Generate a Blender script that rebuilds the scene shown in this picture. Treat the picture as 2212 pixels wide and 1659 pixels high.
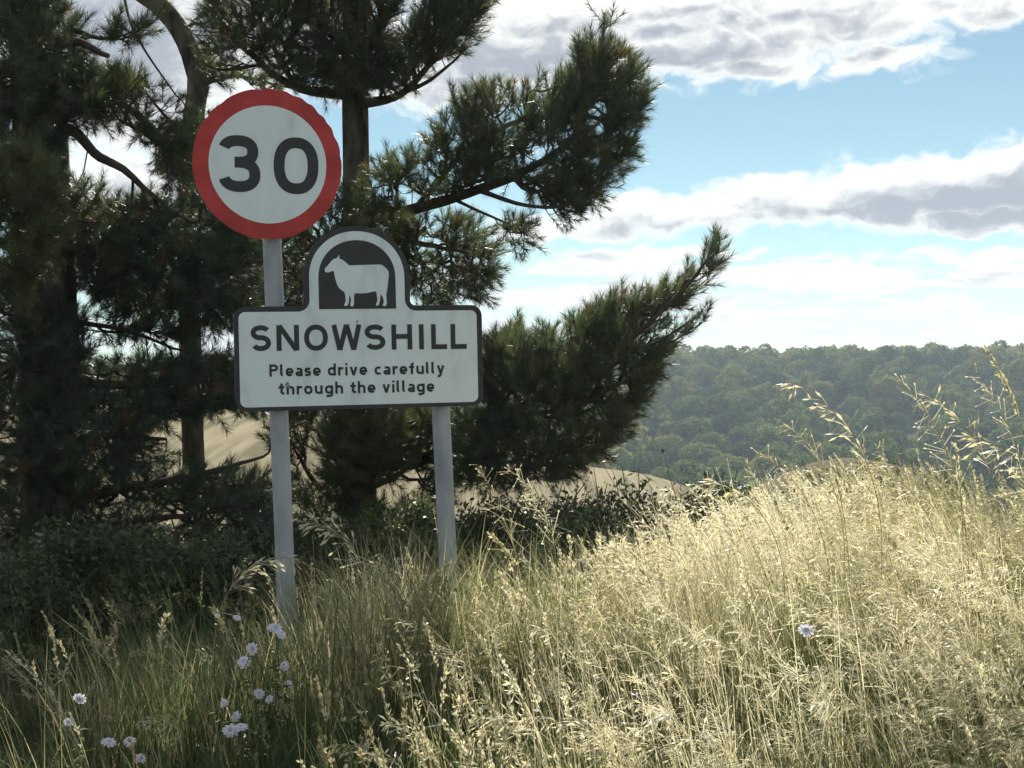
import bpy, math, random
import numpy as np
from mathutils import Vector, Matrix

for o in list(bpy.data.objects):
    bpy.data.objects.remove(o, do_unlink=True)
S = bpy.context.scene
COL = S.collection
R = math.radians

# ------------------------------------------------------------------ camera
EYE = np.array([0.0, 0.0, 1.40])
ROLL = R(0.75)
FPX, CX, CY = 3212.0, 1106.0, 829.5
RIGHT = np.array([math.cos(ROLL), 0, -math.sin(ROLL)])
UP = np.array([math.sin(ROLL), 0, math.cos(ROLL)])
FWD = np.array([0.0, 1.0, 0.0])
cam = bpy.data.cameras.new('camera')
cam.sensor_width = 36.0
cam.lens = 36.0 * FPX / 2212.0
cam.clip_start = 0.05
cam.clip_end = 6000
cam_o = bpy.data.objects.new('camera', cam)
COL.objects.link(cam_o)
cam_o.matrix_world = Matrix(((RIGHT[0], UP[0], 0, EYE[0]), (0, 0, -1, EYE[1]), (RIGHT[2], UP[2], 0, EYE[2]), (0, 0, 0, 1)))
S.camera = cam_o

# ------------------------------------------------------------------ sun, sky, exposure
SUN_AZ, SUN_EL = R(4.5), R(36)
SUN_DIR = Vector((math.sin(SUN_AZ) * math.cos(SUN_EL), math.cos(SUN_AZ) * math.cos(SUN_EL), math.sin(SUN_EL)))
sun = bpy.data.lights.new('sun', 'SUN')
sun.energy = 4.4
sun.angle = R(0.53)
sun.color = (1.0, 0.95, 0.86)
sun_o = bpy.data.objects.new('sun', sun)
COL.objects.link(sun_o)
sun_o.rotation_euler = SUN_DIR.to_track_quat('Z', 'Y').to_euler()
sun_o.location = (8, 8, 12)

S.view_settings.view_transform = 'Standard'
S.view_settings.look = 'None'
S.view_settings.gamma = 1.0
S.view_settings.use_curve_mapping = False
S.view_settings.exposure = 1.55
S.cycles.use_denoising = True
S.cycles.max_bounces = 5
S.cycles.diffuse_bounces = 3
S.cycles.glossy_bounces = 2
S.cycles.transmission_bounces = 3
S.cycles.transparent_max_bounces = 8
S.cycles.volume_bounces = 0
S.cycles.sample_clamp_indirect = 6.0


def azel(px, py):
    d = RIGHT * ((px - CX) / FPX) + UP * ((CY - py) / FPX) + FWD
    d = d / np.linalg.norm(d)
    return math.degrees(math.atan2(d[0], d[1])), math.degrees(math.asin(d[2]))


def build_world():
    w = bpy.data.worlds.new('World')
    S.world = w
    w.use_nodes = True
    nt = w.node_tree
    nt.nodes.clear()

    def N(tree, t, **kw):
        n = tree.nodes.new(t)
        for k, v in kw.items():
            setattr(n, k, v)
        return n

    def math_(tree, op, a, b=None, clamp=False):
        n = N(tree, 'ShaderNodeMath', operation=op, use_clamp=clamp)
        for i, v in enumerate((a, b)):
            if v is None:
                continue
            if isinstance(v, (int, float)):
                n.inputs[i].default_value = v
            else:
                tree.links.new(v, n.inputs[i])
        return n.outputs[0]

    def vmath(tree, op, a, b=None):
        n = N(tree, 'ShaderNodeVectorMath', operation=op)
        for i, v in enumerate((a, b)):
            if v is None:
                continue
            if isinstance(v, tuple):
                n.inputs[i].default_value = v
            else:
                tree.links.new(v, n.inputs[i])
        return n.outputs['Value'] if op in ('LENGTH', 'DOT_PRODUCT') else n.outputs[0]

    def ramp(tree, v, a, b, lo=0.0, hi=1.0, smooth=True):
        n = N(tree, 'ShaderNodeMapRange')
        n.interpolation_type = 'SMOOTHSTEP' if smooth else 'LINEAR'
        n.clamp = True
        tree.links.new(v, n.inputs[0])
        for i, q in enumerate((a, b, lo, hi)):
            n.inputs[i + 1].default_value = q
        return n.outputs[0]

    # cloud coverage as a group of (azimuth, elevation) in degrees
    g = bpy.data.node_groups.new('cloud_cover', 'ShaderNodeTree')
    g.interface.new_socket('Vector', in_out='INPUT', socket_type='NodeSocketVector')
    g.interface.new_socket('Cover', in_out='OUTPUT', socket_type='NodeSocketFloat')
    gi = N(g, 'NodeGroupInput')
    go = N(g, 'NodeGroupOutput')
    v = gi.outputs[0]
    # warp so that the edges billow
    wn = N(g, 'ShaderNodeTexNoise', noise_dimensions='2D')
    wn.inputs['Scale'].default_value = 0.55
    wn.inputs['Detail'].default_value = 3
    g.links.new(vmath(g, 'MULTIPLY', v, (0.8, 1.3, 0)), wn.inputs['Vector'])
    off = vmath(g, 'MULTIPLY', vmath(g, 'SUBTRACT', wn.outputs['Color'], (0.5, 0.5, 0.5)), (2.6, 1.5, 0))
    vw = vmath(g, 'ADD', v, off)
    # the big clouds of the photograph: px, py, rx, ry, weight
    blobs = [(1130, 110, 480, 130, 1.15), (930, 170, 330, 85, 1.1), (1530, 95, 330, 80, 1.3), (1800, 50, 420, 80, .95),
             (1900, 125, 180, 50, 1.0), (1640, 160, 200, 48, .95), (2130, 15, 300, 50, 1.0), (1500, 5, 900, 60, 1.1),
             (2110, 410, 470, 92, 1.5), (1800, 430, 380, 72, 1.3), (1480, 455, 340, 58, 1.2), (2330, 380, 360, 115, 1.4),
             (2150, 475, 300, 36, 1.15), (1260, 495, 300, 46, 1.0), (1600, 395, 50, 25, .7),
             (250, 80, 460, 330, 1.2), (650, 60, 280, 130, 1.1), (330, 400, 320, 130, .9), (-500, 300, 500, 260, 1.2), (2900, 160, 420, 160, 1.2),
             (2130, 558, 230, 24, .95), (1790, 600, 250, 30, .95), (1330, 560, 230, 32, .95), (1520, 548, 170, 26, .9), (1250, 640, 330, 30, .9)]
    acc = None
    for (px, py, rx, ry, wt) in blobs:
        a, e = azel(px, py)
        d = vmath(g, 'MULTIPLY', vmath(g, 'SUBTRACT', vw, (a, e, 0)), (1 / math.degrees(rx / FPX), 1 / math.degrees(ry / FPX), 0))
        val = ramp(g, vmath(g, 'LENGTH', d), 0.0, 1.15, wt, 0.0, smooth=False)
        acc = val if acc is None else math_(g, 'MAXIMUM', acc, val)
    # low bands near the horizon all round
    bn = N(g, 'ShaderNodeTexNoise', noise_dimensions='2D')
    bn.inputs['Scale'].default_value = 1.0
    bn.inputs['Detail'].default_value = 4
    bn.inputs['Roughness'].default_value = 0.55
    g.links.new(vmath(g, 'ADD', vmath(g, 'MULTIPLY', v, (0.14, 1.35, 0)), (3.7, 1.9, 0)), bn.inputs['Vector'])
    sep = N(g, 'ShaderNodeSeparateXYZ')
    g.links.new(v, sep.inputs[0])
    low = ramp(g, sep.outputs[1], 5.4, 3.6)
    bands = math_(g, 'MULTIPLY', ramp(g, bn.outputs[0], .42, .60, 0.0, .9), low)
    acc = math_(g, 'MAXIMUM', acc, bands)
    # broken cloud over the rest of the sky, beyond the view
    fn = N(g, 'ShaderNodeTexNoise', noise_dimensions='2D')
    fn.inputs['Scale'].default_value = 1.0
    fn.inputs['Detail'].default_value = 4
    g.links.new(vmath(g, 'MULTIPLY', v, (0.055, 0.095, 0)), fn.inputs['Vector'])
    fd = vmath(g, 'LENGTH', vmath(g, 'MULTIPLY', v, (1 / 26.0, 1 / 20.0, 0)))
    field = math_(g, 'MULTIPLY', ramp(g, fn.outputs[0], .36, .55, 0.0, 1.15), ramp(g, fd, .95, 1.25))
    acc = math_(g, 'MAXIMUM', acc, field)
    # fine billows
    dn = N(g, 'ShaderNodeTexNoise', noise_dimensions='2D')
    dn.inputs['Scale'].default_value = 1.0
    dn.inputs['Detail'].default_value = 6
    dn.inputs['Roughness'].default_value = 0.6
    g.links.new(vmath(g, 'MULTIPLY', vw, (0.75, 1.25, 0)), dn.inputs['Vector'])
    cov = math_(g, 'ADD', acc, math_(g, 'MULTIPLY', math_(g, 'SUBTRACT', dn.outputs[0], .5), .82))
    g.links.new(cov, go.inputs[0])

    tc = N(nt, 'ShaderNodeTexCoord')
    dirv = vmath(nt, 'NORMALIZE', tc.outputs['Generated'])
    sp = N(nt, 'ShaderNodeSeparateXYZ')
    nt.links.new(dirv, sp.inputs[0])
    az = math_(nt, 'MULTIPLY', math_(nt, 'ARCTAN2', sp.outputs[0], sp.outputs[1]), 57.29578)
    el = math_(nt, 'MULTIPLY', math_(nt, 'ARCSINE', sp.outputs[2]), 57.29578)
    cb = N(nt, 'ShaderNodeCombineXYZ')
    nt.links.new(az, cb.inputs[0])
    nt.links.new(el, cb.inputs[1])
    v0 = cb.outputs[0]

    def cover(vec):
        n = N(nt, 'ShaderNodeGroup')
        n.node_tree = g
        nt.links.new(vec, n.inputs[0])
        return n.outputs[0]
    c0 = cover(v0)
    c1 = cover(vmath(nt, 'ADD', v0, (0.25, 0.75, 0)))
    dens = ramp(nt, c0, 0.17, 0.60)
    shade = math_(nt, 'MULTIPLY', ramp(nt, c1, 0.28, 0.98), ramp(nt, c0, 0.32, 0.90))
    shade = math_(nt, 'MULTIPLY', shade, ramp(nt, el, 2.5, 6.0, 0.40, 1.0))
    dens = math_(nt, 'MULTIPLY', dens, ramp(nt, el, -0.5, 0.4))

    sky = N(nt, 'ShaderNodeTexSky', sky_type='NISHITA')
    sky.sun_disc = False
    sky.sun_elevation = SUN_EL
    sky.sun_rotation = SUN_AZ
    sky.altitude = 200
    sky.air_density = 0.7
    sky.dust_density = 0.0
    sky.ozone_density = 4.0
    bg1 = N(nt, 'ShaderNodeBackground')
    nt.links.new(vmath(nt, 'MULTIPLY', sky.outputs[0], (0.99, 0.93, 0.665)), bg1.inputs[0])
    bg1.inputs[1].default_value = 0.05
    mixc = N(nt, 'ShaderNodeMix', data_type='RGBA')
    nt.links.new(shade, mixc.inputs[0])
    mixc.inputs[6].default_value = (0.40, 0.40, 0.385, 1)
    mixc.inputs[7].default_value = (0.145, 0.158, 0.182, 1)
    bg2 = N(nt, 'ShaderNodeBackground')
    nt.links.new(mixc.outputs[2], bg2.inputs[0])
    bg2.inputs[1].default_value = 1.0
    ms = N(nt, 'ShaderNodeMixShader')
    nt.links.new(dens, ms.inputs[0])
    nt.links.new(bg1.outputs[0], ms.inputs[1])
    nt.links.new(bg2.outputs[0], ms.inputs[2])
    w.cycles.sampling_method = 'MANUAL'
    w.cycles.sample_map_resolution = 256
    out = N(nt, 'ShaderNodeOutputWorld')
    nt.links.new(ms.outputs[0], out.inputs[0])


build_world()


# ------------------------------------------------------------------ helpers
def P(px, py, d):
    """a point seen at pixel (px, py) of the 2212 px wide picture, d metres ahead"""
    return EYE + RIGHT * ((px - CX) / FPX * d) + UP * ((CY - py) / FPX * d) + FWD * d


def mesh_np(name, verts, tris=None, quads=None, attrs=None, smooth=False):
    me = bpy.data.meshes.new(name)
    verts = np.asarray(verts, dtype=np.float32).reshape(-1, 3)
    nt_ = 0 if tris is None else len(tris)
    nq = 0 if quads is None else len(quads)
    me.vertices.add(len(verts))
    me.vertices.foreach_set('co', verts.ravel())
    loops = []
    starts = []
    if nt_:
        loops.append(np.asarray(tris, dtype=np.int32).ravel())
        starts.append(np.arange(nt_, dtype=np.int32) * 3)
    if nq:
        loops.append(np.asarray(quads, dtype=np.int32).ravel())
        starts.append(nt_ * 3 + np.arange(nq, dtype=np.int32) * 4)
    loops = np.concatenate(loops)
    starts = np.concatenate(starts)
    me.loops.add(len(loops))
    me.loops.foreach_set('vertex_index', loops)
    me.polygons.add(len(starts))
    me.polygons.foreach_set('loop_start', starts)
    if smooth:
        me.polygons.foreach_set('use_smooth', np.ones(len(starts), dtype=bool))
    me.update(calc_edges=True)
    for k, a in (attrs or {}).items():
        at = me.attributes.new(k, 'FLOAT', 'POINT')
        at.data.foreach_set('value', np.asarray(a, dtype=np.float32).ravel())
    return me


def link(name, me, mat=None, parent=None, loc=None):
    o = bpy.data.objects.new(name, me)
    COL.objects.link(o)
    if mat is not None and me is not None and not me.materials:
        me.materials.append(mat)
    if parent is not None:
        o.parent = parent
    if loc is not None:
        o.location = loc
    return o


def tag(o, label=None, cat=None, group=None, kind=None):
    for k, v in (('label', label), ('category', cat), ('group', group), ('kind', kind)):
        if v:
            o[k] = v
    return o


def empty(name, loc, label, cat, group=None):
    o = bpy.data.objects.new(name, None)
    COL.objects.link(o)
    o.location = tuple(loc)
    o.empty_display_size = 0.1
    return tag(o, label, cat, group)


class MB:
    """collects vertices and faces"""
    def __init__(s):
        s.v = []
        s.t = []
        s.q = []
        s.n = 0

    def add(s, v, tris=None, quads=None):
        v = np.asarray(v, float).reshape(-1, 3)
        if tris is not None and len(tris):
            s.t.append(np.asarray(tris, int) + s.n)
        if quads is not None and len(quads):
            s.q.append(np.asarray(quads, int) + s.n)
        s.v.append(v)
        s.n += len(v)

    def tube(s, pts, rad, k=8, cap=True):
        pts = np.asarray(pts, float)
        rad = np.broadcast_to(np.asarray(rad, float), (len(pts),))
        tan = np.gradient(pts, axis=0)
        tan /= np.linalg.norm(tan, axis=1, keepdims=True) + 1e-12
        ref = np.array([0.0, 0, 1]) if abs(tan[:, 2]).mean() < .8 else np.array([0.0, 1, 0])
        a = np.cross(tan, ref)
        a /= np.linalg.norm(a, axis=1, keepdims=True) + 1e-12
        b = np.cross(tan, a)
        ang = np.arange(k) * 2 * math.pi / k
        ring = pts[:, None] + rad[:, None, None] * (np.cos(ang)[None, :, None] * a[:, None] + np.sin(ang)[None, :, None] * b[:, None])
        n = len(pts)
        i = np.arange(n - 1)[:, None] * k
        j = np.arange(k)[None]
        j2 = (j + 1) % k
        q = np.stack([i + j, i + j2, i + k + j2, i + k + j], -1).reshape(-1, 4)
        tr = []
        vv = ring.reshape(-1, 3)
        if cap:
            vv = np.vstack([vv, pts[0], pts[-1]])
            for j_ in range(k):
                tr.append((n * k, (j_ + 1) % k, j_))
                tr.append((n * k + 1, (n - 1) * k + j_, (n - 1) * k + (j_ + 1) % k))
        s.add(vv, tr, q)

    def mesh(s, name, attrs=None, smooth=False, origin=None):
        v = np.vstack(s.v)
        if origin is not None:
            v = v - np.asarray(origin)
        return mesh_np(name, v, np.vstack(s.t) if s.t else None, np.vstack(s.q) if s.q else None, attrs, smooth)


def spline(pts, n):
    """Catmull-Rom through rows of pts (any columns)"""
    p = np.asarray(pts, float)
    p = np.vstack([2 * p[0] - p[1], p, 2 * p[-1] - p[-2]])
    m = len(p) - 3
    t = np.linspace(0, m - 1e-6, n)
    i = t.astype(int)
    f = (t - i)[:, None]
    a, b, c, d = p[i], p[i + 1], p[i + 2], p[i + 3]
    return .5 * (2 * b + (c - a) * f + (2 * a - 5 * b + 4 * c - d) * f ** 2 + (3 * b - a - 3 * c + d) * f ** 3)


def sst(a, b, x):
    t = np.clip((x - a) / (b - a), 0, 1)
    return t * t * (3 - 2 * t)


def vnoise(x, y, seed=0):
    """cheap smooth value noise"""
    xi = np.floor(x).astype(int)
    yi = np.floor(y).astype(int)
    fx = x - xi
    fy = y - yi
    fx = fx * fx * (3 - 2 * fx)
    fy = fy * fy * (3 - 2 * fy)

    def h(i, j):
        n = (i * 374761393 + j * 668265263 + seed * 974711) & 0xffffffff
        n = ((n ^ (n >> 13)) * 1274126177) & 0xffffffff
        return ((n ^ (n >> 16)) & 0xffff) / 65535.0
    return (h(xi, yi) * (1 - fx) + h(xi + 1, yi) * fx) * (1 - fy) + (h(xi, yi + 1) * (1 - fx) + h(xi + 1, yi + 1) * fx) * fy


# ------------------------------------------------------------------ materials
def new_mat(name):
    m = bpy.data.materials.new(name)
    m.use_nodes = True
    nt = m.node_tree
    for n in list(nt.nodes):
        if n.type != 'OUTPUT_MATERIAL':
            nt.nodes.remove(n)
    return m, nt, nt.nodes['Material Output']


def ramp_node(nt, src, stops):
    r = nt.nodes.new('ShaderNodeValToRGB')
    els = r.color_ramp.elements
    while len(els) < len(stops):
        els.new(0.5)
    for e, (p, c) in zip(els, stops):
        e.position = p
        e.color = (*c, 1)
    nt.links.new(src, r.inputs[0])
    return r.outputs[0]


def noise_node(nt, scale, detail=4, coord='Object', vec=None, rough=.5):
    n = nt.nodes.new('ShaderNodeTexNoise')
    n.inputs['Scale'].default_value = scale
    n.inputs['Detail'].default_value = detail
    n.inputs['Roughness'].default_value = rough
    tc = nt.nodes.new('ShaderNodeTexCoord')
    src = tc.outputs[coord]
    if vec:
        mp = nt.nodes.new('ShaderNodeMapping')
        mp.inputs['Scale'].default_value = vec
        nt.links.new(src, mp.inputs[0])
        src = mp.outputs[0]
    nt.links.new(src, n.inputs['Vector'])
    return n.outputs[0]


def bump_node(nt, h, strength, dist=.01):
    b = nt.nodes.new('ShaderNodeBump')
    b.inputs['Strength'].default_value = strength
    b.inputs['Distance'].default_value = dist
    nt.links.new(h, b.inputs['Height'])
    return b.outputs[0]


def surf_mat(name, stops, scale=5, detail=5, rough=.8, bump=.0, bscale=None, vec=None, metal=0, spec=.4, dist=.01):
    m, nt, out = new_mat(name)
    p = nt.nodes.new('ShaderNodeBsdfPrincipled')
    nz = noise_node(nt, scale, detail, vec=vec)
    nt.links.new(ramp_node(nt, nz, stops), p.inputs['Base Color'])
    p.inputs['Roughness'].default_value = rough
    p.inputs['Metallic'].default_value = metal
    p.inputs['Specular IOR Level'].default_value = spec
    if bump:
        nt.links.new(bump_node(nt, noise_node(nt, bscale or scale * 3, 5, vec=vec), bump, dist), p.inputs['Normal'])
    nt.links.new(p.outputs[0], out.inputs[0])
    return m


def leaf_mat(name, stops, attr=None, trans=.35, rough=.5, spec=.3, scale=3.0, obj_random=0.0, trans_tint=(1.15, 1.1, .6)):
    """thin foliage: reflects and lets light through"""
    m, nt, out = new_mat(name)
    if attr:
        a = nt.nodes.new('ShaderNodeAttribute')
        a.attribute_name = attr
        src = a.outputs['Fac']
    else:
        src = noise_node(nt, scale, 3)
        if obj_random:
            oi = nt.nodes.new('ShaderNodeObjectInfo')
            mm = nt.nodes.new('ShaderNodeMath')
            mm.operation = 'MULTIPLY_ADD'
            nt.links.new(oi.outputs['Random'], mm.inputs[0])
            mm.inputs[1].default_value = obj_random
            m2 = nt.nodes.new('ShaderNodeMath')
            m2.operation = 'SUBTRACT'
            nt.links.new(src, m2.inputs[0])
            m2.inputs[1].default_value = obj_random / 2
            nt.links.new(m2.outputs[0], mm.inputs[2])
            src = mm.outputs[0]
    col = ramp_node(nt, src, stops)
    p = nt.nodes.new('ShaderNodeBsdfPrincipled')
    p.inputs['Roughness'].default_value = rough
    p.inputs['Specular IOR Level'].default_value = spec
    nt.links.new(col, p.inputs['Base Color'])
    t = nt.nodes.new('ShaderNodeBsdfTranslucent')
    mc = nt.nodes.new('ShaderNodeMix')
    mc.data_type = 'RGBA'
    mc.blend_type = 'MULTIPLY'
    mc.inputs[0].default_value = 1
    nt.links.new(col, mc.inputs[6])
    mc.inputs[7].default_value = (*trans_tint, 1)
    nt.links.new(mc.outputs[2], t.inputs[0])
    ms = nt.nodes.new('ShaderNodeMixShader')
    ms.inputs[0].default_value = trans
    nt.links.new(p.outputs[0], ms.inputs[1])
    nt.links.new(t.outputs[0], ms.inputs[2])
    nt.links.new(ms.outputs[0], out.inputs[0])
    return m


M = {}
M['ground'] = surf_mat('ground', [(.3, (.045, .048, .024)), (.55, (.075, .070, .038)), (.75, (.12, .105, .06))], scale=.35, detail=8, rough=1, bump=.5, bscale=6, spec=0)
M['stubble'] = surf_mat('stubble', [(.34, (.115, .105, .070)), (.46, (.18, .158, .105)), (.62, (.225, .20, .135))], scale=.5, detail=9, rough=1, vec=(3, .12, 1), spec=0, bump=.4, bscale=3)
M['dry_meadow'] = surf_mat('dry_meadow', [(.3, (.075, .068, .038)), (.7, (.12, .10, .06))], scale=.3, detail=8, rough=1, spec=0)
M['bark'] = surf_mat('bark', [(.36, (.022, .019, .016)), (.48, (.085, .072, .056)), (.60, (.13, .11, .085)), (.72, (.21, .19, .155))], scale=7, detail=9, rough=.95, bump=1.0, bscale=10, vec=(1.6, 1.6, .45), dist=.035)
M['twig'] = surf_mat('twig', [(.3, (.04, .032, .025)), (.7, (.095, .07, .05))], scale=20, rough=.85)
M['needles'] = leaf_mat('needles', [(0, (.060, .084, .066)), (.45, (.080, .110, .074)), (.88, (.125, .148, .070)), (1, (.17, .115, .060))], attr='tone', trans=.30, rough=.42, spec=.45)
M['sign_white'] = surf_mat('sign_white', [(.28, (.56, .64, .65)), (.45, (.69, .77, .79)), (.7, (.74, .82, .84))], scale=9, detail=9, rough=.40, spec=.5, vec=(1.6, 1.6, .6), bump=.05, bscale=240, dist=.001)
M['sign_black'] = surf_mat('sign_black', [(.3, (.022, .023, .026)), (.7, (.034, .035, .038))], scale=20, detail=6, rough=.45)
M['sign_red'] = surf_mat('sign_red', [(.25, (.30, .024, .022)), (.5, (.43, .028, .024)), (.75, (.52, .055, .045))], scale=9, detail=9, rough=.42)
M['sign_back'] = surf_mat('sign_back', [(.3, (.10, .105, .10)), (.7, (.16, .165, .16))], scale=12, rough=.6)
M['post_grey'] = surf_mat('post_grey', [(.25, (.20, .225, .25)), (.5, (.32, .35, .38)), (.78, (.44, .47, .50))], scale=9, detail=9, rough=.45, bump=.15, vec=(1, 1, .45), spec=.5)
M['old_wood'] = surf_mat('old_wood', [(.3, (.16, .14, .115)), (.7, (.34, .31, .26))], scale=10, detail=7, rough=.9, bump=.5, vec=(1, 1, .2))
M['far_leaf'] = leaf_mat('far_leaf', [(.18, (.034, .062, .026)), (.5, (.068, .110, .040)), (.82, (.13, .165, .056)), (.95, (.16, .155, .065))], trans=.36, scale=.28, obj_random=.95, rough=.9, spec=.08)
M['shrub_dark'] = leaf_mat('shrub_dark', [(0, (.044, .066, .040)), (.6, (.074, .102, .054)), (1, (.11, .135, .064))], attr='tone', trans=.3)
M['shrub_green'] = leaf_mat('shrub_green', [(0, (.028, .048, .02)), (.6, (.06, .09, .032)), (1, (.115, .145, .05))], attr='tone', trans=.38)
M['shrub_brown'] = leaf_mat('shrub_brown', [(0, (.04, .038, .022)), (.6, (.08, .07, .036)), (1, (.13, .11, .055))], attr='tone', trans=.32)
M['grass'] = leaf_mat('grass', [(0, (.050, .080, .030)), (.3, (.105, .140, .056)), (.55, (.215, .225, .125)), (.68, (.35, .295, .180)), (.8, (.46, .425, .285)), (1, (.66, .62, .49))], attr='tone', trans=.45, rough=.5, spec=.3, trans_tint=(1.04, 1.02, .82))
M['petal'] = leaf_mat('petal', [(.3, (.74, .73, .79)), (.7, (.82, .81, .86))], trans=.35, scale=60, trans_tint=(1, 1, 1))
M['flower_eye'] = surf_mat('flower_eye', [(.3, (.42, .38, .55)), (.7, (.58, .55, .66))], scale=120, rough=.8, bump=.6, bscale=300)
M['green_stem'] = leaf_mat('green_stem', [(.3, (.07, .10, .035)), (.7, (.12, .15, .05))], trans=.25, scale=20)
M['dead_stem'] = surf_mat('dead_stem', [(.3, (.26, .22, .16)), (.7, (.46, .41, .32))], scale=30, rough=.9)
M['dark_stem'] = surf_mat('dark_stem', [(.3, (.045, .036, .028)), (.7, (.09, .07, .05))], scale=30, rough=.9)


# ------------------------------------------------------------------ terrain
def ground_h(x, y):
    x = np.asarray(x, float)
    y = np.asarray(y, float)
    z = .13 * sst(2.0, 4.4, y)
    z = z + .13 * sst(-1.15, -.45, x) * sst(3.6, 5.0, y) * (1 - sst(6.0, 7.6, y) * .8)
    z = z + .10 * sst(.6, 1.5, x - .04 * (y - 5)) * sst(3.4, 5.6, y) * (1 - sst(8, 14, y) * .8)
    z = z + .07 * (vnoise(x * .9 + 7, y * .9, 3) - .5) * sst(2, 4, y)
    u = np.clip(y - 8.5, 0, None)
    drop = np.where(u < 8, .16 * u * u / 16, .16 * (u - 4))
    z = z - np.minimum(drop, 25.0 + 0 * u) * (1 - 0)
    z = z + sst(232, 500, y) * 26.4
    z = z + sst(60, 200, y) * (vnoise(x * .012 + 3, y * .012, 5) - .5) * 5 + sst(480, 900, y) * 6
    z = z + sst(220, 480, y) * 0.7 * np.sin(x * .017 + .8)
    return z


def grid_mesh(name, xs, ys, fz, mat):
    X, Y = np.meshgrid(xs, ys)
    Z = fz(X, Y)
    nx, ny = len(xs), len(ys)
    i = np.arange(ny - 1)[:, None] * nx + np.arange(nx - 1)[None]
    q = np.stack([i, i + 1, i + nx + 1, i + nx], -1).reshape(-1, 4)
    me = mesh_np(name, np.stack([X, Y, Z], -1), quads=q, smooth=True)
    o = link(name, me, mat)
    o['kind'] = 'structure'
    return o


xs = np.concatenate([-np.geomspace(1400, 6.2, 46), np.linspace(-6, 6, 51), np.geomspace(6.2, 1400, 46)])
ys = np.concatenate([[-400, -150, -60, -20, -8, -3, 0], np.linspace(1, 14, 60), np.geomspace(14.3, 1800, 110)])
grid_mesh('ground', xs, ys, ground_h, M['ground'])


# stubble field on the spur across the dip, falling away to the right
def stubble_h(x, y):
    pts = np.array([(-60, 900 - 0), (-40, 862), (-20, 872), (-8, 925), (2, 1000), (5.5, 1018), (8.5, 1030), (11, 1052), (13, 1085), (16, 1150), (22, 1290)], float)
    zc = 1.4 - (np.interp(x, pts[:, 0], pts[:, 1]) - CY) / FPX * 95 - x * math.sin(ROLL)
    return zc - 3.2 * ((y - 97) / 42) ** 2 - .9 * sst(97, 120, y) + .05 * vnoise(x * .4, y * .4, 9)


grid_mesh('stubble_field', np.linspace(-60, 22, 70), np.linspace(48, 125, 50), stubble_h, M['stubble'])


def meadow_h(x, y):
    zc = -7.5 - ((x - 37) / 6.5) ** 2 * 1.6
    return zc - 4 * ((y - 158) / 30) ** 2 + .5 * vnoise(x * .3, y * .3, 4)


grid_mesh('dry_meadow', np.linspace(12, 56, 40), np.linspace(120, 190, 30), meadow_h, M['dry_meadow'])


# ------------------------------------------------------------------ far wooded hillside
def crown_mesh(seed, nleaf=3000):
    r = np.random.default_rng(seed)
    nl = 15
    c = r.normal(0, 1, (nl, 3))
    c /= np.linalg.norm(c, axis=1, keepdims=True)
    c *= (r.random((nl, 1)) ** .5) * np.array([3.0, 3.0, 2.7])
    c[:, 2] += 5.6
    rad = r.uniform(1.1, 2.1, nl)
    per = r.choice(nl, nleaf * 2, p=rad ** 2 / (rad ** 2).sum())
    d = r.normal(0, 1, (nleaf * 2, 3))
    d /= np.linalg.norm(d, axis=1, keepdims=True)
    p = c[per] + d * (rad[per] * r.uniform(.78, 1.12, nleaf * 2))[:, None]
    dd = np.linalg.norm(p[:, None] - c[None], axis=2) / rad[None]
    dd[np.arange(len(p)), per] = 9
    keep = np.where(dd.min(1) > .8)[0][:nleaf]
    p, d = p[keep], d[keep]
    n = len(p)
    nrm = d + r.normal(0, .55, (n, 3))
    nrm /= np.linalg.norm(nrm, axis=1, keepdims=True)
    a = np.cross(nrm, r.normal(0, 1, (n, 3)))
    a /= np.linalg.norm(a, axis=1, keepdims=True)
    b = np.cross(nrm, a)
    s = r.uniform(.16, .34, (n, 1))
    v = np.stack([p - a * s, p - b * s * .7 + nrm * s * .15, p + a * s, p + b * s * .7], 1)
    q = np.arange(n * 4).reshape(n, 4)
    me = mesh_np('crown', v, quads=q)
    me.materials.append(M['far_leaf'])
    return me


def far_trunk_mesh(seed):
    r = np.random.default_rng(seed)
    mb = MB()
    mb.tube(spline([(0, 0, -.5), (r.normal(0, .1), r.normal(0, .1), 2), (r.normal(0, .3), r.normal(0, .3), 4.2), (r.normal(0, .4), r.normal(0, .4), 6.4)], 6), np.linspace(.3, .08, 6), 6)
    for k in range(4):
        a = r.uniform(0, 6.28)
        mb.tube([(0, 0, 3 + k * .5), (math.cos(a) * 1.2, math.sin(a) * 1.2, 4.6 + k * .5), (math.cos(a) * 2.2, math.sin(a) * 2.2, 6 + k * .3)], [.12, .08, .03], 5)
    me = mb.mesh('trunk')
    me.materials.append(M['bark'])
    return me


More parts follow.
